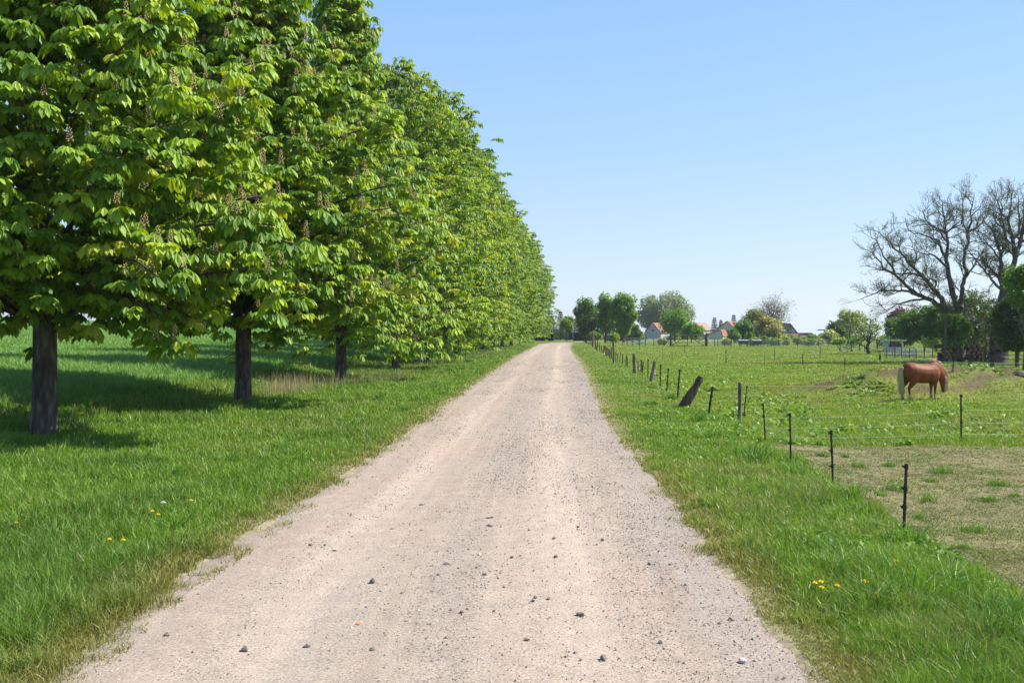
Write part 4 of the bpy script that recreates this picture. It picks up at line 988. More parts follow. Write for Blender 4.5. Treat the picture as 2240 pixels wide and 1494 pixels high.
# half-bare dome far away, crooked orchard tree, thin trunks by the fence
hb = [([(1692, 748), (1690, 725), (1688, 708)], .35, .25, 0)]
random.seed(3)
for i in range(15):
    a = math.pi * (i + .5) / 15; e = (1688 + 32 * math.cos(a), 712 - 46 * math.sin(a)); mid = (1688 + 17 * math.cos(a), 712 - 18 * math.sin(a) - 4)
    hb.append(([(1688, 712), mid, e], .14, .03, random.uniform(-1.2, 1.2)))
x = (1690 - CX) / F * 165
traced_tree(hb, 165, (x, 165, zt(x, 165)), 'half-bare round tree with fine grey twigs behind the blossom tree', tw=.95, twigL=1.7, seed=3, minr=.016, kids=(3, 4), ls=.24, leafcol=((.20, .19, .12), (.30, .28, .20)), mat=noisemat('grey_twigs', (.12, .11, .09), (.22, .2, .17), 5, .9, 0))
ob = gp(1901, 774)
orc = [([(1901, 775), (1899, 758), (1901, 748)], .16, .12, 0), ([(1901, 750), (1897, 742), (1883, 746), (1872, 743)], .08, .03, -.2), ([(1901, 750), (1912, 743), (1924, 744), (1930, 738)], .08, .03, .2),
       ([(1901, 750), (1903, 738), (1908, 728), (1903, 716), (1896, 706)], .10, .03, .1), ([(1906, 730), (1918, 722), (1920, 712)], .06, .02, -.2), ([(1898, 748), (1890, 735), (1880, 728)], .06, .02, .3)]
traced_tree(orc, ob.y, ob, 'crooked old orchard tree with bright young leaves, forked low', 'orchard_tree' and .8, leafcol=((.11, .20, .03), (.19, .30, .05)), name='orchard_tree', twigL=.9, seed=12, minr=.008, ls=.22)
for px, yb, yt, Y, lab in ((2066, 795, 690, 55, 'thin dark trunk left of the first big bare trunk'), (2156, 792, 690, 57, 'thin dark trunk between the two big bare trunks')):
    b = gp(px, yb); traced_tree([([(px, yb), (px + 1, (yb + yt) / 2), (px + 3, yt)], .10, .05, 0), ([(px + 1, 720), (px + 12, 705), (px + 18, 690)], .04, .02, .1)], b.y, b, lab, tw=.4, leafcol=((.06, .12, .03), (.10, .18, .04)), name='young_tree', twigL=.6, seed=int(px), ls=.12, minr=.008)
# pale far hedge on the left skyline
for i, (px, yt, pw) in enumerate(((395, 684, 40), (425, 680, 44), (455, 686, 40), (482, 692, 30), (370, 690, 30))):
    leafy_tree(px, yt, pw, 292, [(.13, .14, .13), (.20, .21, .21), (.30, .31, .31)], 'pale grey blossoming bush on the far edge of the crop field, ' + ['second from the left', 'tallest, in the middle', 'right of the tallest', 'farthest right', 'farthest left'][i], 'blossom_bush', 18, 45, trunk=False, ybot=712, cat='bush', ls=.5)
# ------------------------------------------------------------------ fences
M_wood = noisemat('weathered_post_wood', (.10, .075, .055), (.30, .26, .21), 14, .9, .8, 40, (1, 1, .15))
M_wood_dk = noisemat('dark_weathered_wood', (.045, .035, .026), (.13, .10, .075), 14, .9, .8, 40, (1, 1, .2))
M_logw = noisemat('old_log_wood', (.05, .038, .025), (.17, .125, .08), 11, .95, 1.0, 30, (1, 1, .18), c3=(.10, .072, .045))
M_stake = noisemat('stake_iron', (.020, .018, .016), (.07, .045, .035), 40, .7, .4, 80)
M_ins = noisemat('insulator_plastic', (.015, .015, .015), (.03, .03, .03), 40, .4, 0)
M_wire = noisemat('fence_wire', (.34, .36, .30), (.46, .48, .42), 40, .5, 0)
M_wire_o = noisemat('orange_fence_cord', (.34, .20, .06), (.42, .27, .09), 40, .7, 0)
M_gal = noisemat('galvanised_steel', (.38, .40, .42), (.55, .57, .6), 12, .4, .1, metal=.6)
M_dkmetal = noisemat('dark_green_metal', (.03, .04, .045), (.07, .08, .08), 12, .5, .1)

def stake_parts(root, H, top_off, r=.010, ins=4, side=1, mat=None):
    tx, ty = top_off
    MB().tube([(0, 0, -.1), (tx * .5, ty * .5, H * .5), (tx, ty, H)], [r, r, r * .95], 7).build('stake_rod', mat or M_stake, root)
    for k in range(ins):
        f = (.96, .66, .40, .16, .82)[k]; 
        m = MB(); c = Vector((tx * f, ty * f, H * f)); s = r * 1.05
        m.tube([c + Vector((-s * .8, 0, 0)), c + Vector((side * .024, 0, 0)), c + Vector((side * .036, 0, .008))], [s, s * .75, s * .4], 6)
        m.tube([c + Vector((0, 0, -.022)), c + Vector((0, 0, .022))], [s * 1.25, s * 1.25], 7)
        m.build('insulator', M_ins, root)
stakes = [  # top px, base px, radius, insulators
    (1983, 1014, 1976, 1166, .0135, 3, 'nearest black fence stake, standing at the edge of the dry paddock'),
    (1818, 941, 1823, 1068, .0125, 3, 'second nearest black fence stake, at the edge of the dry paddock'),
    (1728, 903, 1730, 1010, .0125, 3, 'third nearest black fence stake, straight, where the dry paddock narrows'),
    (1669, 881, 1675, 966, .012, 2, 'thin black stake at the far corner of the dry paddock, leaning left'),
    (1634, 843, 1626, 918, .010, 4, 'thin stake leaning right, just behind the upright wooden post'),
    (1559, 846, 1549, 906, .013, 3, 'black stake leaning right beside the slanting log post'),
    (1487, 808, 1482, 870, .012, 4, 'dark stake directly left of the slanting log post'),
    (1462, 806, 1458, 856, .011, 3, 'dark stake two to the left of the slanting log post'),
    (1445, 798, 1444, 847, .011, 3, 'dark stake right of the leaning grey post'),
    (1418, 786, 1417, 828, .010, 2, 'reddish stake left of the leaning grey post'),
    (1407, 792, 1405, 817, .014, 3, 'short knobbly stake between the two thick grey posts, right one of a pair'),
    (1403, 788, 1402, 815, .016, 2, 'short knobbly stake between the two thick grey posts, left one of a pair'),
    (1396, 790, 1395, 812, .010, 3, 'thin stake just right of the thick square grey post'),
    (1372, 781, 1372, 803, .013, 0, 'short dark stake left of the thick square grey post, right one of a pair'),
    (1370, 776, 1369, 802, .012, 0, 'dark stake left of the thick square grey post, left one of a pair'),
    (1362, 775, 1362, 797, .012, 1, 'small stake third to the left of the thick square grey post'),
    (1357, 770, 1356, 796, .010, 1, 'small stake fourth to the left of the thick square grey post'),
    (1351, 773, 1350, 795, .009, 0, 'small stake second to the right of the tall grey post'),
    (1347, 770, 1346, 792, .011, 1, 'small stake just right of the tall grey post'),
]
tops = {}
for i, (tx, ty, bx, by, r, ins, lab) in enumerate(stakes):
    b = gp(bx, by); b.z -= .02; t = at(tx, ty, b.y); H = t.z - b.z
    root = empty('fence_stake', b); tag(root, lab, 'fence stake', 'stakes of the electric fence along the road')
    stake_parts(root, H, (t.x - b.x, .0), r * (1 if i < 5 else 1.9), ins, 1 if i > 3 else -1, M_stake); tops[i] = (b, t)
# far small wooden pickets near the bend
far = [(1278, 731, 1278, 749, .07, 'W'), (1283, 732, 1283, 752, .06, 'W'), (1286.5, 733, 1287, 753, .05, 'D'), (1291, 733, 1291, 755, .06, 'W'), (1294, 734, 1295, 757, .05, 'D'), (1298, 722, 1297.5, 760, .09, 'W'), (1302, 743, 1304, 765, .07, 'D'), (1308, 741, 1305, 768, .05, 'D'),
       (1311, 752, 1311, 768, .04, 'D'), (1315.5, 754, 1315.5, 770, .04, 'D'), (1324, 756, 1319, 772, .055, 'D'), (1321, 757, 1318, 771, .03, 'D'), (1326.5, 760, 1326.5, 779, .06, 'D'), (1330.5, 762, 1331, 778, .08, 'W'), (1334, 763, 1334, 785, .04, 'D'), (1338, 760, 1338, 786, .04, 'D')]
far_l = ['pale grey picket farthest left of the fence, at the bend', 'grey picket second from the bend', 'dark thin picket third from the bend', 'grey picket fourth from the bend', 'dark thin picket left of the tall far post', 'tall grey far post rising above the pickets at the bend',
         'left leg of the V made by two crossing pickets', 'right leg of the V made by two crossing pickets', 'very thin stake just right of the V of pickets', 'very thin stake second to the right of the V of pickets', 'dark picket leaning right, thicker one of its pair', 'dark picket leaning right, thinner one of its pair',
         'stubby dark picket beside the pale stubby one', 'pale stubby picket left of the tall grey post', 'thin stake further left of the tall grey post', 'thin stake just left of the tall grey post']
for (tx, ty, bx, by, r, k), lab in zip(far, far_l):
    b = gp(bx, by); b.z -= .05; t = at(tx, ty, b.y); m = MB()
    v = t - b; m.tube([(0, 0, -.1), v * .5 + Vector((random.uniform(-.02, .02), 0, 0)), v], [r * 1.05, r, r * .92], 7, jit=.1)
    o = m.build('fence_picket', M_wood if (k == 'W' and r > .065) else M_wood_dk, smooth=False, loc=b); tag(o, lab, 'fence picket', 'pickets of the roadside fence near the bend')
# thick wooden posts
def post(tx, ty, bx, by, w0, w1, mat, lab, jit=.08, bevel=True, n=9, name='wooden_post', moss=None):
    b = gp(bx, by); b.z -= .04; t = at(tx, ty, b.y); v = t - b; m = MB(); K = 9; pts = []; rs = []
    s = b.y / F
    for i in range(K):
        f = i / (K - 1); pts.append(v * f + Vector((random.uniform(-1, 1) * .03 * w0 * s, 0, -.12 if i == 0 else 0))); rs.append((w0 + (w1 - w0) * f) / 2 * s * random.uniform(.95, 1.05))
    pts.append(v * 1.0 + v.normalized() * .02); rs.append(rs[-1] * .75)
    m.tube(pts, rs, n, jit=jit); o = m.build(name, mat, loc=b); return tag(o, lab, 'fence post', 'old wooden posts of the roadside fence')
post(1619, 838, 1618, 922, 8.5, 9.5, M_wood, 'upright weathered wooden post between the slanting log and the dry paddock')
post(1433, 791, 1424, 834, 9.5, 7.5, M_wood, 'grey wooden post leaning right, midway along the fence')
post(1387, 774, 1389, 816, 10, 7, M_wood, 'thick square grey post with a plant on top, left of the leaning one')
post(1342, 747, 1343, 794, 5.5, 4.5, M_wood, 'tall grey post standing above the small stakes')
# the slanting log post, flared at its foot
b = gp(1500, 889); b.z -= .06; s = b.y / F
cl = [(-8, -8, 36), (-2, 4, 34), (8, 20, 29), (18, 38, 25), (26, 52, 21), (32, 64, 20), (35, 71, 15)]
m = MB(); m.tube([Vector(((x - 2) * s, 0, y * s)) for x, y, w_ in cl], [w_ / 2 * s * .98 for x, y, w_ in cl], 11, jit=.13, sq=.75)
m.tube([Vector((14 * s, .02, 30 * s)), Vector((16 * s, 0, 46 * s))], [4.5 * s, 2 * s], 6, jit=.2)
m.tube([Vector((9 * s, -.02, 18 * s)), Vector((20 * s, -.06, 36 * s)), Vector((27 * s, -.03, 50 * s))], [5 * s, 4 * s, 2 * s], 6, jit=.2)
tag(m.build('log_post', M_logw, smooth=False, loc=b), 'stout dark log post slanting strongly to the right, flared at its foot', 'fence post', 'old wooden posts of the roadside fence')
# dead branch between the log and the stake beside it
bb = at(1535, 848, gp(1549, 906).y); m = MB()
P0 = Vector((0, 0, 0)); e = at(1578, 852, bb.y) - bb
m.tube([(0, 0, 0), e * .3 + Vector((0, 0, -.05)), e * .6 + Vector((0, .02, -.035)), e], [.012, .018, .014, .008], 6, jit=.2); m.tube([e * .4, e * .55 + Vector((0, 0, .05))], [.008, .004], 5)
tag(m.build('dead_branch', M_stick, loc=bb), 'short dead branch hanging between the slanting log and the next stake', 'branch')

# wires
def wire(pts, r, mat, lab, sag=.02, name='fence_wire', group='wires of the electric fence'):
    P = []
    for i in range(len(pts) - 1):
        for j in range(8):
            t = j / 8; P.append(pts[i].lerp(pts[i + 1], t) - Vector((0, 0, sag * 4 * t * (1 - t))))
    P.append(pts[-1]); o0 = P[0].copy(); m = MB(); m.tube([p - o0 for p in P], r, 4)
    return tag(m.build(name, mat, loc=o0), lab, 'wire', group)
def on(i, f): b, t = tops[i]; return b.lerp(t, f) + Vector((.02, 0, 0))
rb = gp(2103, 965); rt = at(2102, 862, rb.y)
root = empty('fence_stake', rb); tag(root, 'lone dark stake between the green pasture and the dry paddock, in front of the pony', 'fence stake', 'stakes of the electric fence along the road'); stake_parts(root, rt.z - rb.z, (rt.x - rb.x, 0), .014, 3, 1)
ext = lambda p, q, k: q + (q - p) * k
for f, g, lab, mat in ((.96, .97, 'topmost', M_wire_o), (.62, .66, 'second', M_wire), (.36, .40, 'third', M_wire), (.14, .16, 'lowest', M_wire)):
    a = on(3, f); c = rb.lerp(rt, g); wire([a, c, ext(a, c, .6)], .0016, mat, lab + ' wire of the fence that crosses to the lone stake before the pony', .03)
a = on(4, .98); c = rb.lerp(rt, .86); wire([a, gp(1990, 862) + Vector((0, 0, .25)), gp(2240, 862) + Vector((0, 0, .25))], .0028, M_wire_o, 'orange cord stretched low in front of the pony', .02)
for f, lab in ((.95, 'upper'), (.55, 'lower')):
    wire([on(i, f) for i in (0, 1, 2, 3, 4)], .0014, M_wire, lab + ' thin wire along the nearest stakes', .02)
wire([on(i, .95) for i in (4, 5, 6, 7, 8, 9)], .0024, M_wire, 'thin wire running along the far stakes past the slanting log', .01)
lowp = [gp(1640, 935), gp(1684, 985), gp(1745, 1022), gp(1835, 1078), gp(1905, 1110), gp(2010, 1172), gp(2100, 1222), gp(2235, 1292), gp(2300, 1330)]
for p in lowp: p.z += .05
wire(lowp, .0024, M_wire, 'slack grey wire lying low along the edge of the dry paddock', .02)
p5 = [gp(1540, 905), gp(1684, 985)]

# thin posts standing in the pasture
for px, yt, yb, r, lab in ((1588, 764, 796, .02, 'leftmost thin post in the open pasture, right of the gate'), (1673, 772, 801, .012, 'very thin pale post in the pasture'), (1694, 765, 789, .018, 'thin post in the pasture right of the pale one'),
                           (1756, 773, 801, .022, 'dark post above the row of docks in the middle of the pasture'), (1794, 757, 785, .02, 'thin dark post in front of the chimney'), (1848.5, 782, 809, .02, 'dark thin post left of the earth mound'), (1925, 774, 791, .06, 'short thick dark post below the white shed'),
                           (1498, 754, 774, .02, 'thin post in the pasture before the gate'), (1399, 748, 766, .02, 'thin post in the pasture before the blue trough'), (1449, 757, 790, .012, 'very thin pale post in the pasture left of the gate'), (2084, 790, 812, .03, 'pale slanting stake behind the pony mane')):
    b = gp(px, yb); b.z -= .04; t = at(px + (3 if px == 2084 else 0), yt, b.y); v = t - b
    o = MB().tube([(0, 0, -.1), v * .5, v], [r, r, r * .9], 7).build('paddock_post', M_wood if px in (1673, 1449, 2084) else M_stake, loc=b); tag(o, lab, 'post', 'posts in the pasture')
def span(px0, y0, px1, y1, lab, mat=M_wire, r=.006, group='pasture wires'):
    a = gp(px0, 0 + y0); c = gp(px1, y1); a.z += .55; c.z += .55; wire([a, c], r, mat, lab, .05, group=group)
span(1848, 809, 2240, 838, 'wire from the thin post left of the mound towards the right edge')
span(1588, 796, 1848, 809, 'wire from the leftmost pasture post to the post left of the mound')

# steel gate with braces
YG = 112.0
def gpt(px, py): return at(px, py, YG)
g0 = Vector(((1505 - CX) / F * YG, YG, 0)); g0.z = zt(g0.x, YG)
root = empty('field_gate', g0); tag(root, 'wide dark metal field gate with diagonal bars at the far side of the pasture', 'gate')
def bar(m, x0, y0, x1, y1, r, dy=0): m.tube([gpt(x0, y0) - g0 + Vector((0, dy, 0)), gpt(x1, y1) - g0 + Vector((0, dy, 0))], r, 6)
m = MB(); bar(m, 1467, 733, 1545, 735, .055); bar(m, 1467, 756, 1545, 758.5, .05); bar(m, 1470, 733, 1470, 756, .05); bar(m, 1504, 733, 1504, 757, .045); bar(m, 1543, 735, 1543, 758, .05); m.build('gate_frame', M_dkmetal, root)
m = MB(); bar(m, 1471, 755, 1503, 734, .04, .03); bar(m, 1506, 734, 1541, 757, .04, .03); bar(m, 1527, 747, 1543, 739, .04, .06); m.build('diagonal_bar', M_dkmetal, root)
m = MB(); bar(m, 1466.5, 730, 1466.5, 759, .09); m.build('gate_post', M_dkmetal, root)
m = MB(); bar(m, 1546, 729, 1546, 760, .11); m.build('gate_post', M_dkmetal, root)
m = MB(); bar(m, 1453, 755, 1466, 738, .05, -.1); m.build('brace', M_dkmetal, root)
m = MB(); bar(m, 1547, 739, 1561, 759, .05, -.1); m.build('brace', M_gal, root)
# far wire-mesh fence
def mesh_fence(pxs, py_t, py_b, Y, lab, r=.04, mat=M_dkmetal, mesh=True):
    x0 = (pxs[0] - CX) / F * Y; o0 = Vector((x0, Y, zt(x0, Y))); root = empty('wire_mesh_fence', o0); tag(root, lab, 'fence')
    for p in pxs:
        X_ = (p - CX) / F * Y; z = zt(X_, Y); MB().tube([Vector((X_, Y, z - .1)) - o0, at(p, py_t, Y) - o0], r, 6).build('fence_post', mat, root)
    if mesh:
        m = MB(); a, b = pxs[0], pxs[-1]; zt_, zb = at(a, py_t + 1, Y).z, at(a, py_b, Y).z
        xa, xb = (a - CX) / F * Y, (b - CX) / F * Y
        for k in range(7):
            z = zb + (zt_ - zb) * k / 6; m.tube([Vector((xa, Y + .05, z)) - o0, Vector((xb, Y + .05, z)) - o0], .009, 3, False)
        nv = int((xb - xa) / .45)
        for k in range(nv): x = xa + (xb - xa) * k / nv; m.tube([Vector((x, Y + .05, zb)) - o0, Vector((x, Y + .05, zt_)) - o0], .007, 3, False)
        m.build('wire_mesh', M_gal, root)
mesh_fence([1563, 1570, 1585, 1600, 1622, 1642, 1658, 1680, 1703, 1722, 1745, 1768, 1790, 1812], 742, 757, 114, 'long wire mesh fence at the far edge of the pasture, right of the gate')
mesh_fence([1362, 1372, 1384, 1398, 1412, 1430, 1452], 738, 751, 116, 'wire mesh fence left of the gate, under the round trees')
mesh_fence([1838, 1862, 1880, 1892, 1920, 1945], 752, 770, 84, 'wire fence around the orchard tree')
mesh_fence([1940, 1958, 1972, 1990, 2004, 2022, 2040], 762, 787, 66, 'tall mesh fence panels right of the white hurdles', .03)
# black weed net lying at the fence foot -> low dark rails at right
def rail_fence():
    Y = 50.5; x0 = (2085 - CX) / F * Y; o0 = Vector((x0, Y, zt(x0, Y))); root = empty('rail_fence', o0); tag(root, 'wooden rail fence with grey rails in front of the big trunks', 'fence')
    for p, yt in ((2122, 775), (2170, 776), (2224, 768), (2262, 770)):
        x = (p - CX) / F * Y; MB().tube([Vector((x, Y, zt(x, Y) - .1)) - o0, at(p + .5, yt, Y) - o0], .09, 8, jit=.08).build('fence_post', M_wood_dk, root)
    for yy, mt in ((797, M_wood), (785, M_wood_dk), (776, M_wood_dk)):
        m = MB(); a = at(2092, yy, Y - .08) - o0; b_ = at(2262, yy + 1.5, Y - .08) - o0; c = (a + b_) / 2; m.box(c, ((b_ - a).length, .03, .045 if mt is M_wood else .035), Matrix.Rotation(math.atan2(b_.z - a.z, b_.x - a.x) * -1, 3, 'Y')); m.build('rail', mt, root)
rail_fence()

# ------------------------------------------------------------------ log pile, hurdles, hutches, trough
M_cut = noisemat('cut_wood_end', (.26, .17, .11), (.5, .36, .26), 5, .9, .2)
Y = 58.0; k = 0
cols = [(2066, 5), (2076, 6), (2086, 5), (2120, 6), (2130, 5), (2140, 5), (2150, 4), (2160, 3)]
proto = None
for px, n in cols:
    for j in range(n):
        x = (px + (4 if j % 2 else 0) - CX) / F * Y; R = .115 * random.uniform(.8, 1.15); z = zt(x, Y) + R + j * .20 + .02
        if proto is None:
            root = empty('firewood_log', (x, Y, z)); R0 = .12
            m = MB(); m.tube([(0, 0, 0), (0, .9, 0)], [R0, R0 * .95], 9, jit=.08); m.build('bark', M_bark3, root)
            m = MB(); m.tube([(0, -.012, 0), (0, .0, 0)], [R0 * .9, R0 * .9], 9); m.build('cut_end', M_cut, root); proto = root; c = root
        else: c = dup(proto, (x, Y + random.uniform(-.12, .12), z), random.uniform(-.15, .15), (R / .12,) * 3)
        tag(c, 'round firewood log with a pale cut end in the pile behind the rail fence', 'log', 'logs of the firewood pile')
M_plank = noisemat('white_grey_plank', (.42, .44, .47), (.60, .62, .66), 10, .7, .2)
M_redp = noisemat('faded_red_board', (.30, .12, .12), (.4, .2, .18), 10, .7, .2)
def hurdle(px, Y, lab, rz):
    b = gp(px, 783); x = (px - CX) / F * Y; root = empty('hurdle', (x, Y, zt(x, Y)), rz); tag(root, lab, 'hurdle', 'white hurdles beside the mesh fence')
    for s_ in (-.5, 0, .5): MB().box((s_ * 1.15, 0, .33), (.05, .05, .68)).build('upright', M_plank if s_ else M_dkmetal, root)
    for q in range(4): MB().box((0, -.045, .12 + q * .165), (1.22, .022, .07)).build('board', M_redp if q == 0 else M_plank, root)
hurdle(1952, 70, 'pale slatted hurdle left of the mesh fence panels', .12); hurdle(1981, 69, 'pale slatted hurdle with a reddish bottom board beside the mesh fence', -.1)
M_hutch = noisemat('hutch_board', (.07, .075, .085), (.13, .14, .15), 12, .8, .2)
for px, lab in ((1626, 'left one of the two low dark hutches at the far fence'), (1656, 'right one of the two low dark hutches at the far fence')):
    Y = 112; x = (px - CX) / F * Y; r = empty('rabbit_hutch', (x, Y, zt(x, Y))); tag(r, lab, 'hutch', 'hutches by the far fence')
    MB().box((0, 0, .48), (.95, .6, .42)).build('box', M_hutch, r); MB().box((0, -.02, .72), (1.06, .75, .05), Matrix.Rotation(.1, 3, 'X')).build('roof', M_gal, r)
    for sx in (-.4, .4):
        for sy in (-.22, .22): MB().box((sx, sy, .13), (.05, .05, .29)).build('leg', M_hutch, r)
M_trough = noisemat('pale_blue_plastic', (.50, .60, .64), (.62, .70, .74), 10, .5, .1)
for px, py, W_, lab in ((1386, 746, .9, 'small pale upturned tub left of the long trough'), (1404, 750, 1.6, 'long pale blue trough lying in the grass near the grey house')):
    p = gp(px, py + 3); m = MB(); hw = W_ / 2
    sec = [(-hw, .0), (-hw * 1.06, .30)]
    def ring(sx, sy, z): return [Vector((sx * math.cos(2 * math.pi * k / 16) * 1.0, sy * math.sin(2 * math.pi * k / 16), z)) for k in range(16)]
    rings = [ring(hw * .85, .25, 0), ring(hw, .34, .28), ring(hw * 1.04, .38, .29), ring(hw * 1.04, .38, .32), ring(hw * .95, .31, .32), ring(hw * .8, .22, .06)]
    vs = [v for r_ in rings for v in r_]; fs = [(i * 16 + k, i * 16 + (k + 1) % 16, (i + 1) * 16 + (k + 1) % 16, (i + 1) * 16 + k) for i in range(5) for k in range(16)] + [tuple(range(15, -1, -1)), tuple(80 + k for k in range(16))]
    m.add(vs, fs); tag(m.build('trough', M_trough, loc=p), lab, 'trough')

# ------------------------------------------------------------------ houses
def plaster(nm, c): return noisemat(nm, tuple(v * .92 for v in c), c, 3, .9, .1)
M_glass = noisemat('window_glass', (.03, .035, .04), (.06, .07, .08), 4, .15, 0, spec=.6)
M_frame = noisemat('window_frame', (.5, .5, .48), (.6, .6, .58), 4, .6, 0)
M_or = noisemat('orange_roof_tiles', (.20, .08, .055), (.31, .14, .095), 2.5, .85, .5, 14, (1, 1, 1))
M_dkroof = noisemat('dark_slate_roof', (.055, .045, .045), (.10, .085, .082), 2.5, .8, .5, 14)
M_chim = noisemat('chimney_brick', (.06, .045, .04), (.12, .08, .07), 6, .9, .3)
M_whroof = noisemat('pale_sheet_roof', (.55, .57, .6), (.68, .7, .72), 4, .5, .1)
def house(px, w_px, eave, apex, Y, rz, depth, wall, roof, lab, name='house', chim=(), wins=(), door=None, over=.25, base=None, asym=0.0):
    x = (px - CX) / F * Y; z0 = zt(x, Y) if base is None else base; W_ = w_px / F * Y; he = at(px, eave, Y).z - z0; ha = at(px, apex, Y).z - z0
    r = empty(name, (x, Y, z0), rz); tag(r, lab, 'house'); hw = W_ / 2; ax = asym * W_; d = depth
    m = MB(); V = [(-hw, 0, -1), (hw, 0, -1), (hw, 0, he), (ax, 0, ha - .05), (-hw, 0, he), (-hw, d, -1), (hw, d, -1), (hw, d, he), (ax, d, ha - .05), (-hw, d, he)]
    m.add(V, [(0, 1, 2, 3, 4), (9, 8, 7, 6, 5), (1, 6, 7, 2), (5, 0, 4, 9)]); m.build('wall', wall, r)
    m = MB()
    for s_ in (-1, 1):
        sl = Vector((s_ * hw - ax, 0, he - ha)); e = Vector((ax, 0, ha)) + sl * (1 + over / sl.length); nn = Vector((-sl.z * s_, 0, sl.x * s_)).normalized() * .14; t0 = Vector((ax, 0, ha))
        P = [t0, e, e + nn, t0 + nn * 1.0]; V = [p + Vector((0, -over, 0)) for p in P] + [p + Vector((0, d + over, 0)) for p in P]
        m.add(V, [(0, 1, 2, 3), (7, 6, 5, 4), (0, 4, 5, 1), (1, 5, 6, 2), (2, 6, 7, 3), (3, 7, 4, 0)])
    rf = m.build('roof', roof, r)
    for cx_, cy_, ch in chim: 
        q = MB(); zc_ = ha - abs(cx_ - ax) / hw * (ha - he); q.box((cx_, cy_, zc_ + ch / 2 - .4), (.6, .6, ch + .8)); q.box((cx_, cy_, zc_ + ch + .03), (.72, .72, .1)); q.build('chimney', M_chim, rf)
    for wx, wz, ww, wh in wins:
        q = MB(); 
        for a_, b_, c_, d_ in ((0, wh / 2, ww + .12, .08), (0, -wh / 2, ww + .12, .08)): q.box((wx + a_, -.04, wz + b_), (c_, .09, d_))
        for a_ in (-ww / 2, 0, ww / 2): q.box((wx + a_, -.045, wz), (.07, .08, wh - .09))
        f = q.build('window', M_frame, r); MB().box((wx, -.01, wz), (ww - .04, .05, wh - .05)).build('pane', M_glass, f)
    return r
house(1428, 36, 728, 706.5, 270, -.42, 9, plaster('blue_grey_plaster', (.30, .34, .38)), M_or, 'grey gabled house with an orange roof under the large domed tree', wins=((.1, 2.4, .7, .9), (-.2, 4.0, .35, .4)))
house(1586, 58, 729, 703, 250, -.40, 11, plaster('pale_yellow_plaster', (.44, .47, .36)), M_or, 'pale yellow-green gabled house with a steep orange roof', chim=((-1.5, 2.2, 1.0),), wins=((1.0, 2.0, .8, .9), (2.2, 4.0, .5, .6)), asym=.08)
house(1558, 46, 735, 722, 244, -.40, 8, plaster('pale_yellow_annex', (.44, .47, .36)), M_or, 'low annex with a shallow roof left of the pale yellow house', 'annex_house', asym=.4, wins=((-1.2, 1.2, .7, .7),))
house(1522, 30, 722, 706, 260, -.5, 8, plaster('beige_plaster', (.45, .40, .36)), noisemat('brown_roof', (.25, .16, .13), (.35, .25, .2), 3, .9, .3), 'house with a brown roof mostly hidden behind the tree at the gate', wins=((0, 2.2, .7, .8),))
house(1729, 50, 738, 708, 255, .30, 10, plaster('brown_grey_wall', (.10, .085, .08)), M_dkroof, 'house with a tall dark steep roof and two chimneys', chim=((-1.1, 4, .5), (.9, 1.2, .9)), wins=((-1.5, 2.0, .7, .8), (.8, 2.0, .7, .8)), asym=-.04)
house(1744, 34, 741, 731, 235, 1.2, 5, plaster('orange_house_wall', (.40, .30, .24)), M_or, 'low house with an orange roof in front of the tall dark roof', wins=((.5, .8, .5, .6),))
house(1774, 20, 737, 729, 240, .3, 5, plaster('dark_small_wall', (.08, .09, .10)), M_dkroof, 'small dark roofed house with two little chimneys', chim=((-.55, 1, .35), (.5, 1, .4)))
house(1800, 30, 744, 735, 238, 1.1, 5, plaster('low_orange_wall', (.42, .3, .24)), M_or, 'low house with an orange roof right of the small dark one', wins=((.5, .6, .5, .5),))
x = (1796.5 - CX) / F * 245
tag(MB().box((x, 245, at(0, 735, 245).z - 1), (1.1, 1.1, 26 / F * 245), None).box((x, 245, at(0, 722, 245).z), (1.35, 1.35, .25)).build('brick_chimney', M_chim), 'dark square chimney stack standing alone above the low orange roof', 'chimney')
# TV aerial on the dark roof
a = at(1727, 697, 255); m = MB(); m.tube([(0, 0, -2), (0, 0, .4)], .05, 5)
for k, w_ in enumerate((1.1, .9, .7)): m.tube([(-w_ / 2, 0, .3 - k * .28), (w_ / 2, 0, .3 - k * .28)], .03, 4)
tag(m.build('roof_aerial', M_gal, loc=a), 'thin television aerial on the tall dark roof', 'aerial')
# low sheds with pale flat roofs
def shed(px0, px1, yr, Y, lab, h=None, wallmat=M_hutch, roofmat=M_whroof, deep=3.0, name='shed'):
    x0 = (px0 - CX) / F * Y; x1 = (px1 - CX) / F * Y; z0 = zt((x0 + x1) / 2, Y); z1 = at(px0, yr, Y).z; r = empty(name, ((x0 + x1) / 2, Y, z0)); tag(r, lab, 'shed'); W_ = x1 - x0; H = z1 - z0
    m = MB(); m.box((0, deep, H / 2), (W_, .1, H)); m.box((-W_ / 2 + .05, deep / 2, H / 2), (.1, deep - .12, H)); m.box((W_ / 2 - .05, deep / 2, H / 2), (.1, deep - .12, H)); m.build('wall', wallmat, r)
    MB().box((0, deep / 2 - .1, H + .07), (W_ + .4, deep + .5, .14), Matrix.Rotation(-.03, 3, 'X')).build('roof', roofmat, r)
    n = max(2, int(W_ / 3) + 1)
    for k in range(n): MB().box((-W_ / 2 + .15 + (W_ - .3) * k / (n - 1), .1, H / 2), (.12, .12, H)).build('post', M_dkmetal, r)
shed(1255, 1296, 727, 176, 'long open shed with a pale flat roof behind the pickets at the bend')
shed(1330, 1402, 733, 172, 'long open shed with a pale flat roof under the three round trees')
shed(1945, 1975, 747, 88, 'small white shed beside the pale blossoming shrub', wallmat=M_plank, deep=1.5)
shed(1170, 1212, 731, 178, 'low dark shed behind the last tree of the row', roofmat=M_dkroof)

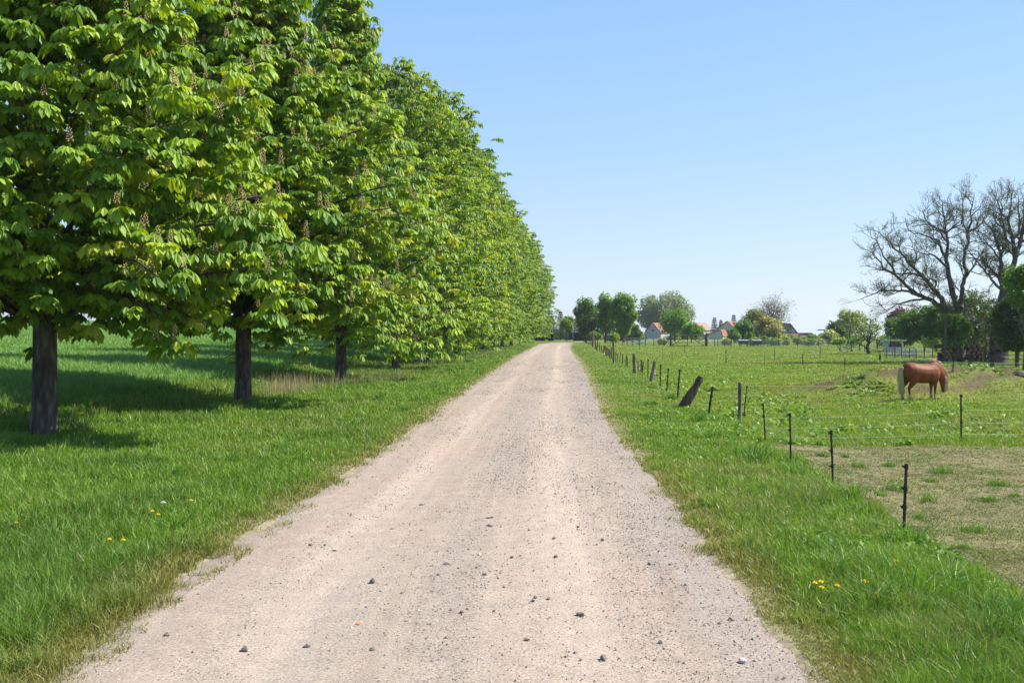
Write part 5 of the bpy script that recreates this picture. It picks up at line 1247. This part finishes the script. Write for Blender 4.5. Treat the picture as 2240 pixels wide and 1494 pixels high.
# ------------------------------------------------------------------ pony
M_coat = None
def coatmat():
    m, t, out = newmat('chestnut_coat'); a = N(t, 'ShaderNodeAttribute', attribute_name='Col'); tc = N(t, 'ShaderNodeTexCoord')
    nz = N(t, 'ShaderNodeTexNoise'); nz.inputs['Scale'].default_value = 26; nz.inputs['Detail'].default_value = 6; t.links.new(tc.outputs['Object'], nz.inputs[0])
    mp = N(t, 'ShaderNodeMapRange'); mp.inputs[3].default_value = .75; mp.inputs[4].default_value = 1.25; t.links.new(nz.outputs[0], mp.inputs[0])
    mu = N(t, 'ShaderNodeVectorMath', operation='SCALE'); t.links.new(a.outputs[0], mu.inputs[0]); t.links.new(mp.outputs[0], mu.inputs['Scale'])
    p = N(t, 'ShaderNodeBsdfPrincipled'); p.inputs['Roughness'].default_value = .62; p.inputs['Specular IOR Level'].default_value = .22
    t.links.new(mu.outputs[0], p.inputs['Base Color']); b = N(t, 'ShaderNodeBump'); b.inputs['Strength'].default_value = .25; b.inputs['Distance'].default_value = .01
    t.links.new(nz.outputs[0], b.inputs['Height']); t.links.new(b.outputs[0], p.inputs['Normal']); t.links.new(p.outputs[0], out.inputs[0]); return m
def pony():
    hp = gp(2016, 874); yaw = math.radians(14); S = 1.0
    hp.z = zt(hp.x, hp.y) ; root = empty('pony', hp, yaw)
    tag(root, 'brown pony with a cream mane and tail grazing in front of the earth mound', 'pony')
    bm = bmesh.new()
    def limb(pts, n=14):
        """pts: (x, y, z, ry, rz) ellipse across the path in the x-z plane"""
        P = [Vector(p[:3]) for p in pts]; m = len(P); rows = []
        for i, p in enumerate(P):
            d = (P[min(i + 1, m - 1)] - P[max(i - 1, 0)]).normalized(); y = Vector((0, 1, 0)); u = d.cross(y).normalized(); row = []
            for k in range(n):
                a = 2 * math.pi * k / n; row.append(bm.verts.new(p + y * math.cos(a) * pts[i][3] + u * math.sin(a) * pts[i][4]))
            rows.append(row)
        for i in range(m - 1):
            for k in range(n): bm.faces.new((rows[i][k], rows[i][(k + 1) % n], rows[i + 1][(k + 1) % n], rows[i + 1][k]))
        bm.faces.new(rows[0][::-1]); bm.faces.new(rows[-1])
    # trunk: rump -> chest
    limb([(-.56, 0, .74, .06, .09), (-.53, 0, .73, .15, .17), (-.45, 0, .725, .215, .225), (-.32, 0, .72, .245, .25), (-.15, 0, .685, .25, .252), (.02, 0, .665, .255, .255), (.18, 0, .67, .24, .25), (.32, 0, .70, .205, .24), (.42, 0, .70, .16, .20), (.49, 0, .70, .09, .12)])
    # croup and withers roundness
    limb([(-.50, 0, .82, .06, .05), (-.38, 0, .855, .13, .11), (-.22, 0, .83, .12, .10), (.1, 0, .83, .10, .10), (.26, 0, .875, .09, .09), (.40, 0, .86, .07, .09)])
    # neck, arching down to the grass
    limb([(.22, 0, .80, .13, .17), (.33, 0, .80, .135, .215), (.44, 0, .745, .12, .20), (.54, 0, .655, .10, .165), (.61, 0, .565, .085, .13), (.645, 0, .49, .072, .105)])
    # head down
    limb([(.585, 0, .56, .05, .05), (.625, 0, .50, .075, .10), (.655, 0, .43, .078, .115), (.66, 0, .36, .066, .092), (.655, 0, .29, .052, .066), (.65, 0, .235, .048, .056), (.648, 0, .195, .046, .05), (.645, 0, .165, .03, .035)], 12)
    for s_ in (-1, 1):  # ears
        limb([(.57, s_ * .055, .575, .018, .02), (.60, s_ * .075, .63, .02, .026), (.625, s_ * .085, .675, .006, .008)], 8)
    zf = lambda x, y: zt(hp.x + x * math.cos(yaw) - y * math.sin(yaw), hp.y + x * math.sin(yaw) + y * math.cos(yaw)) - hp.z
    feet = []
    for s_, hx, fx_ in ((-1, -.40, .31), (1, -.46, .36)):
        y = s_ * .125; g = zf(hx, y) + .015
        limb([(hx + .07, y * .95, .72, .10, .17), (hx + .09, y, .55, .095, .145), (hx + .05, y, .44, .07, .095), (hx - .03, y, .34, .045, .06), (hx - .065, y, .29, .038, .05), (hx - .045, y, .20, .030, .034), (hx - .035, y, g + .10, .034, .038), (hx - .01, y, g + .055, .036, .04), (hx + .01, y, g, .046, .056)], 12)
        y = s_ * .115; g = zf(fx_, y) + .015
        limb([(fx_ + .03, y * .9, .68, .09, .13), (fx_ + .02, y, .52, .075, .095), (fx_ + .01, y, .42, .052, .062), (fx_ + .012, y, .31, .042, .048), (fx_ + .005, y, .26, .036, .038), (fx_, y, .17, .028, .030), (fx_, y, g + .09, .032, .035), (fx_ + .015, y, g + .05, .034, .038), (fx_ + .03, y, g, .044, .052)], 12)
    me = bpy.data.meshes.new('body'); bmesh.ops.recalc_face_normals(bm, faces=bm.faces); bm.to_mesh(me); bm.free()
    o = bpy.data.objects.new('body_tmp', me); COL.objects.link(o)
    md = o.modifiers.new('r', 'REMESH'); md.mode = 'VOXEL'; md.voxel_size = .0125; md.use_smooth_shade = True
    ms = o.modifiers.new('s', 'SMOOTH'); ms.factor = .5; ms.iterations = 42
    dg = bpy.context.evaluated_depsgraph_get(); m2 = bpy.data.meshes.new_from_object(o.evaluated_get(dg)); bpy.data.objects.remove(o)
    n = len(m2.vertices); co = np.empty(n * 3, np.float32); m2.vertices.foreach_get('co', co); co = co.reshape(-1, 3)
    x, y, z = co[:, 0], co[:, 1], co[:, 2]; c = np.tile([.19, .050, .015], (n, 1)); nzv = fbm(x * 7 + 50, z * 7 + y * 5, 130)[:, None]
    c = c * (.55 + .9 * nzv)
    low = 1 - sst(.40, .62, z); legs = (x < .5)
    c = np.where((legs & (z < .62))[:, None], c * (1 - .25 * low[:, None]), c)
    face = (x > .55) & (z < .56); c = np.where((face & (z < .30))[:, None], c * .45 + np.array([.03, .025, .022]), c)
    sock = legs & (z < .15) & (z > .06) ; c = np.where(sock[:, None], np.array([.36, .31, .25]) * (.75 + .3 * nzv), c)
    hoof = legs & (z <= .07); c = np.where(hoof[:, None], np.array([.22, .20, .19]), c)
    at2 = m2.attributes.new('Col', 'FLOAT_COLOR', 'POINT'); at2.data.foreach_set('color', np.concatenate([c, np.ones((n, 1))], 1).astype(np.float32).ravel())
    m2.materials.clear(); m2.materials.append(coatmat()); m2.polygons.foreach_set('use_smooth', np.ones(len(m2.polygons), bool))
    b = bpy.data.objects.new('body', m2); COL.objects.link(b); b.parent = root
    M_hair = leafmat('cream_hair', .12, (1, .95, .8), .55, .4)
    def hair(name, P0, D1, D2, L, r, cols, parent=root, k=7):
        n = len(P0); t = np.linspace(0, 1, k)[None, :, None]; L = L[:, None, None]
        C = P0[:, None] + L * ((D1[:, None] * (1 - t) * 2 * t * .5) + D2[:, None] * t * t + D1[:, None] * t * (1 - t) * .35)
        C[:, :, 2] = np.maximum(C[:, :, 2], .03)
        w_ = r[:, None] * np.array([.9, 1, 1, .95, .85, .65, .15])[None, :k]
        S0 = C[:, :-1].reshape(-1, 3); S1 = C[:, 1:].reshape(-1, 3); V, Fq = seg_tubes(S0, S1, w_[:, :-1].ravel(), w_[:, 1:].ravel(), 3)
        c = cols[0] + (np.array(cols[1]) - np.array(cols[0])) * rng.random((n, 1)); cc = np.repeat(np.repeat(c, k - 1, 0), 6, 0)
        np_mesh(name, V, [Fq], M_hair, parent, cc)
    # tail
    n = 520; a = rng.random(n) * 6.28; q = np.sqrt(rng.random(n))
    P0 = np.stack([-.55 + .02 * np.cos(a) * q, .035 * np.sin(a) * q, .80 + .02 * rng.normal(0, 1, n)], 1)
    D1 = nrm(np.stack([-.8 + .1 * np.cos(a), .35 * np.sin(a) * q, np.full(n, .15)], 1)); D2 = nrm(np.stack([-.03 + .055 * np.cos(a) * q, .10 * np.sin(a) * q, np.full(n, -1.)], 1))
    D1 = D1 * .35
    hair('tail', P0, D1, D2, rng.uniform(.50, .82, n) * (.75 + .25 * rng.random(n)), rng.uniform(.003, .006, n), (np.array([.46, .36, .22]), np.array([.70, .58, .38])))
    # mane: roots along the crest, falling to the far side and over the outer rim
    crest = np.array([(.24, .955), (.32, .985), (.42, .945), (.52, .855), (.60, .745), (.66, .645), (.675, .58)])
    n = 1300; t = rng.random(n) ** .8 * 6; i = t.astype(int).clip(0, 5); f = (t - i)[:, None]; cp = crest[i] * (1 - f) + crest[i + 1] * f
    tg = crest[i + 1] - crest[i]; tg /= np.linalg.norm(tg, axis=1, keepdims=True); nrx, nrz = -tg[:, 1], tg[:, 0]
    P0 = np.stack([cp[:, 0] + nrx * .004, rng.normal(.004, .016, n), cp[:, 1] + nrz * .004], 1)
    D1 = nrm(np.stack([nrx, rng.uniform(-.3, .6, n), nrz], 1)) * rng.uniform(.5, 1.1, (n, 1))
    D2 = nrm(np.stack([.10 + .35 * (t < 4) + rng.normal(0, .10, n), rng.uniform(-.12, .2, n), np.full(n, -1.)], 1))
    hair('mane', P0, D1, D2, rng.uniform(.20, .38, n), rng.uniform(.006, .011, n), (np.array([.58, .42, .24]), np.array([.80, .66, .46])))
    n = 520; P0 = np.stack([rng.uniform(.60, .68, n), rng.normal(0, .03, n), rng.uniform(.54, .60, n)], 1)
    D1 = nrm(np.stack([np.full(n, .9), rng.normal(0, .5, n), np.full(n, .2)], 1)) * .35; D2 = nrm(np.stack([.14 + rng.normal(0, .05, n), rng.normal(0, .12, n), np.full(n, -1.)], 1))
    hair('forelock', P0, D1, D2, rng.uniform(.24, .40, n), rng.uniform(.005, .009, n), (np.array([.60, .44, .26]), np.array([.82, .68, .48])))
    # wisps standing up at the withers
    n = 40; P0 = np.stack([rng.uniform(.28, .42, n), rng.normal(0, .02, n), rng.uniform(.94, .97, n)], 1)
    D1 = nrm(np.stack([rng.normal(-.2, .5, n), rng.normal(0, .3, n), np.full(n, 1.)], 1)); hair('wisp', P0, D1 * 1.0, D1 * .8, rng.uniform(.05, .11, n), rng.uniform(.0015, .003, n), (np.array([.6, .45, .3]), np.array([.8, .68, .5])))
    for s_ in (-1, 1):
        m = MB(); bm = None
        m.tube([(.672, s_ * .062, .425), (.678, s_ * .078, .425)], [.017, .010], 8); m.build('eye', M_ins, root)
pony()
# a few clods on the mound
for px, py, s, lab in ((2232, 822, .22, 'dark clump of dug earth at the right edge of the mound'), ):
    p = gp(px, py); stone(px, py, s, noisemat('earth_clod', (.09, .07, .05), (.2, .16, .11), 12, 1, .8, 30), lab, 'earth_clod', cat='clod'); bpy.data.objects[-1]
for o in bpy.data.objects:
    if o.name.startswith('earth_clod'): o.location.z = zt(o.location.x, o.location.y) + .02

# ------------------------------------------------------------------ thin spring haze (real air volume round the whole place)
hm, ht, hout = newmat('thin_air'); pv = N(ht, 'ShaderNodeVolumePrincipled'); pv.inputs['Color'].default_value = (.80, .88, 1.0, 1); pv.inputs['Density'].default_value = .00022; pv.inputs['Anisotropy'].default_value = .3
ht.links.new(pv.outputs[0], hout.inputs['Volume'])
zmin = float(GZ.min()) - 1.0
hz_ = MB().box((0, 2040, (zmin + 60) / 2), (6300, 4400, 60 - zmin)).build('haze', hm); hz_['kind'] = 'stuff'; hz_['label'] = 'thin pale spring haze lying over the fields'; hz_['category'] = 'haze'
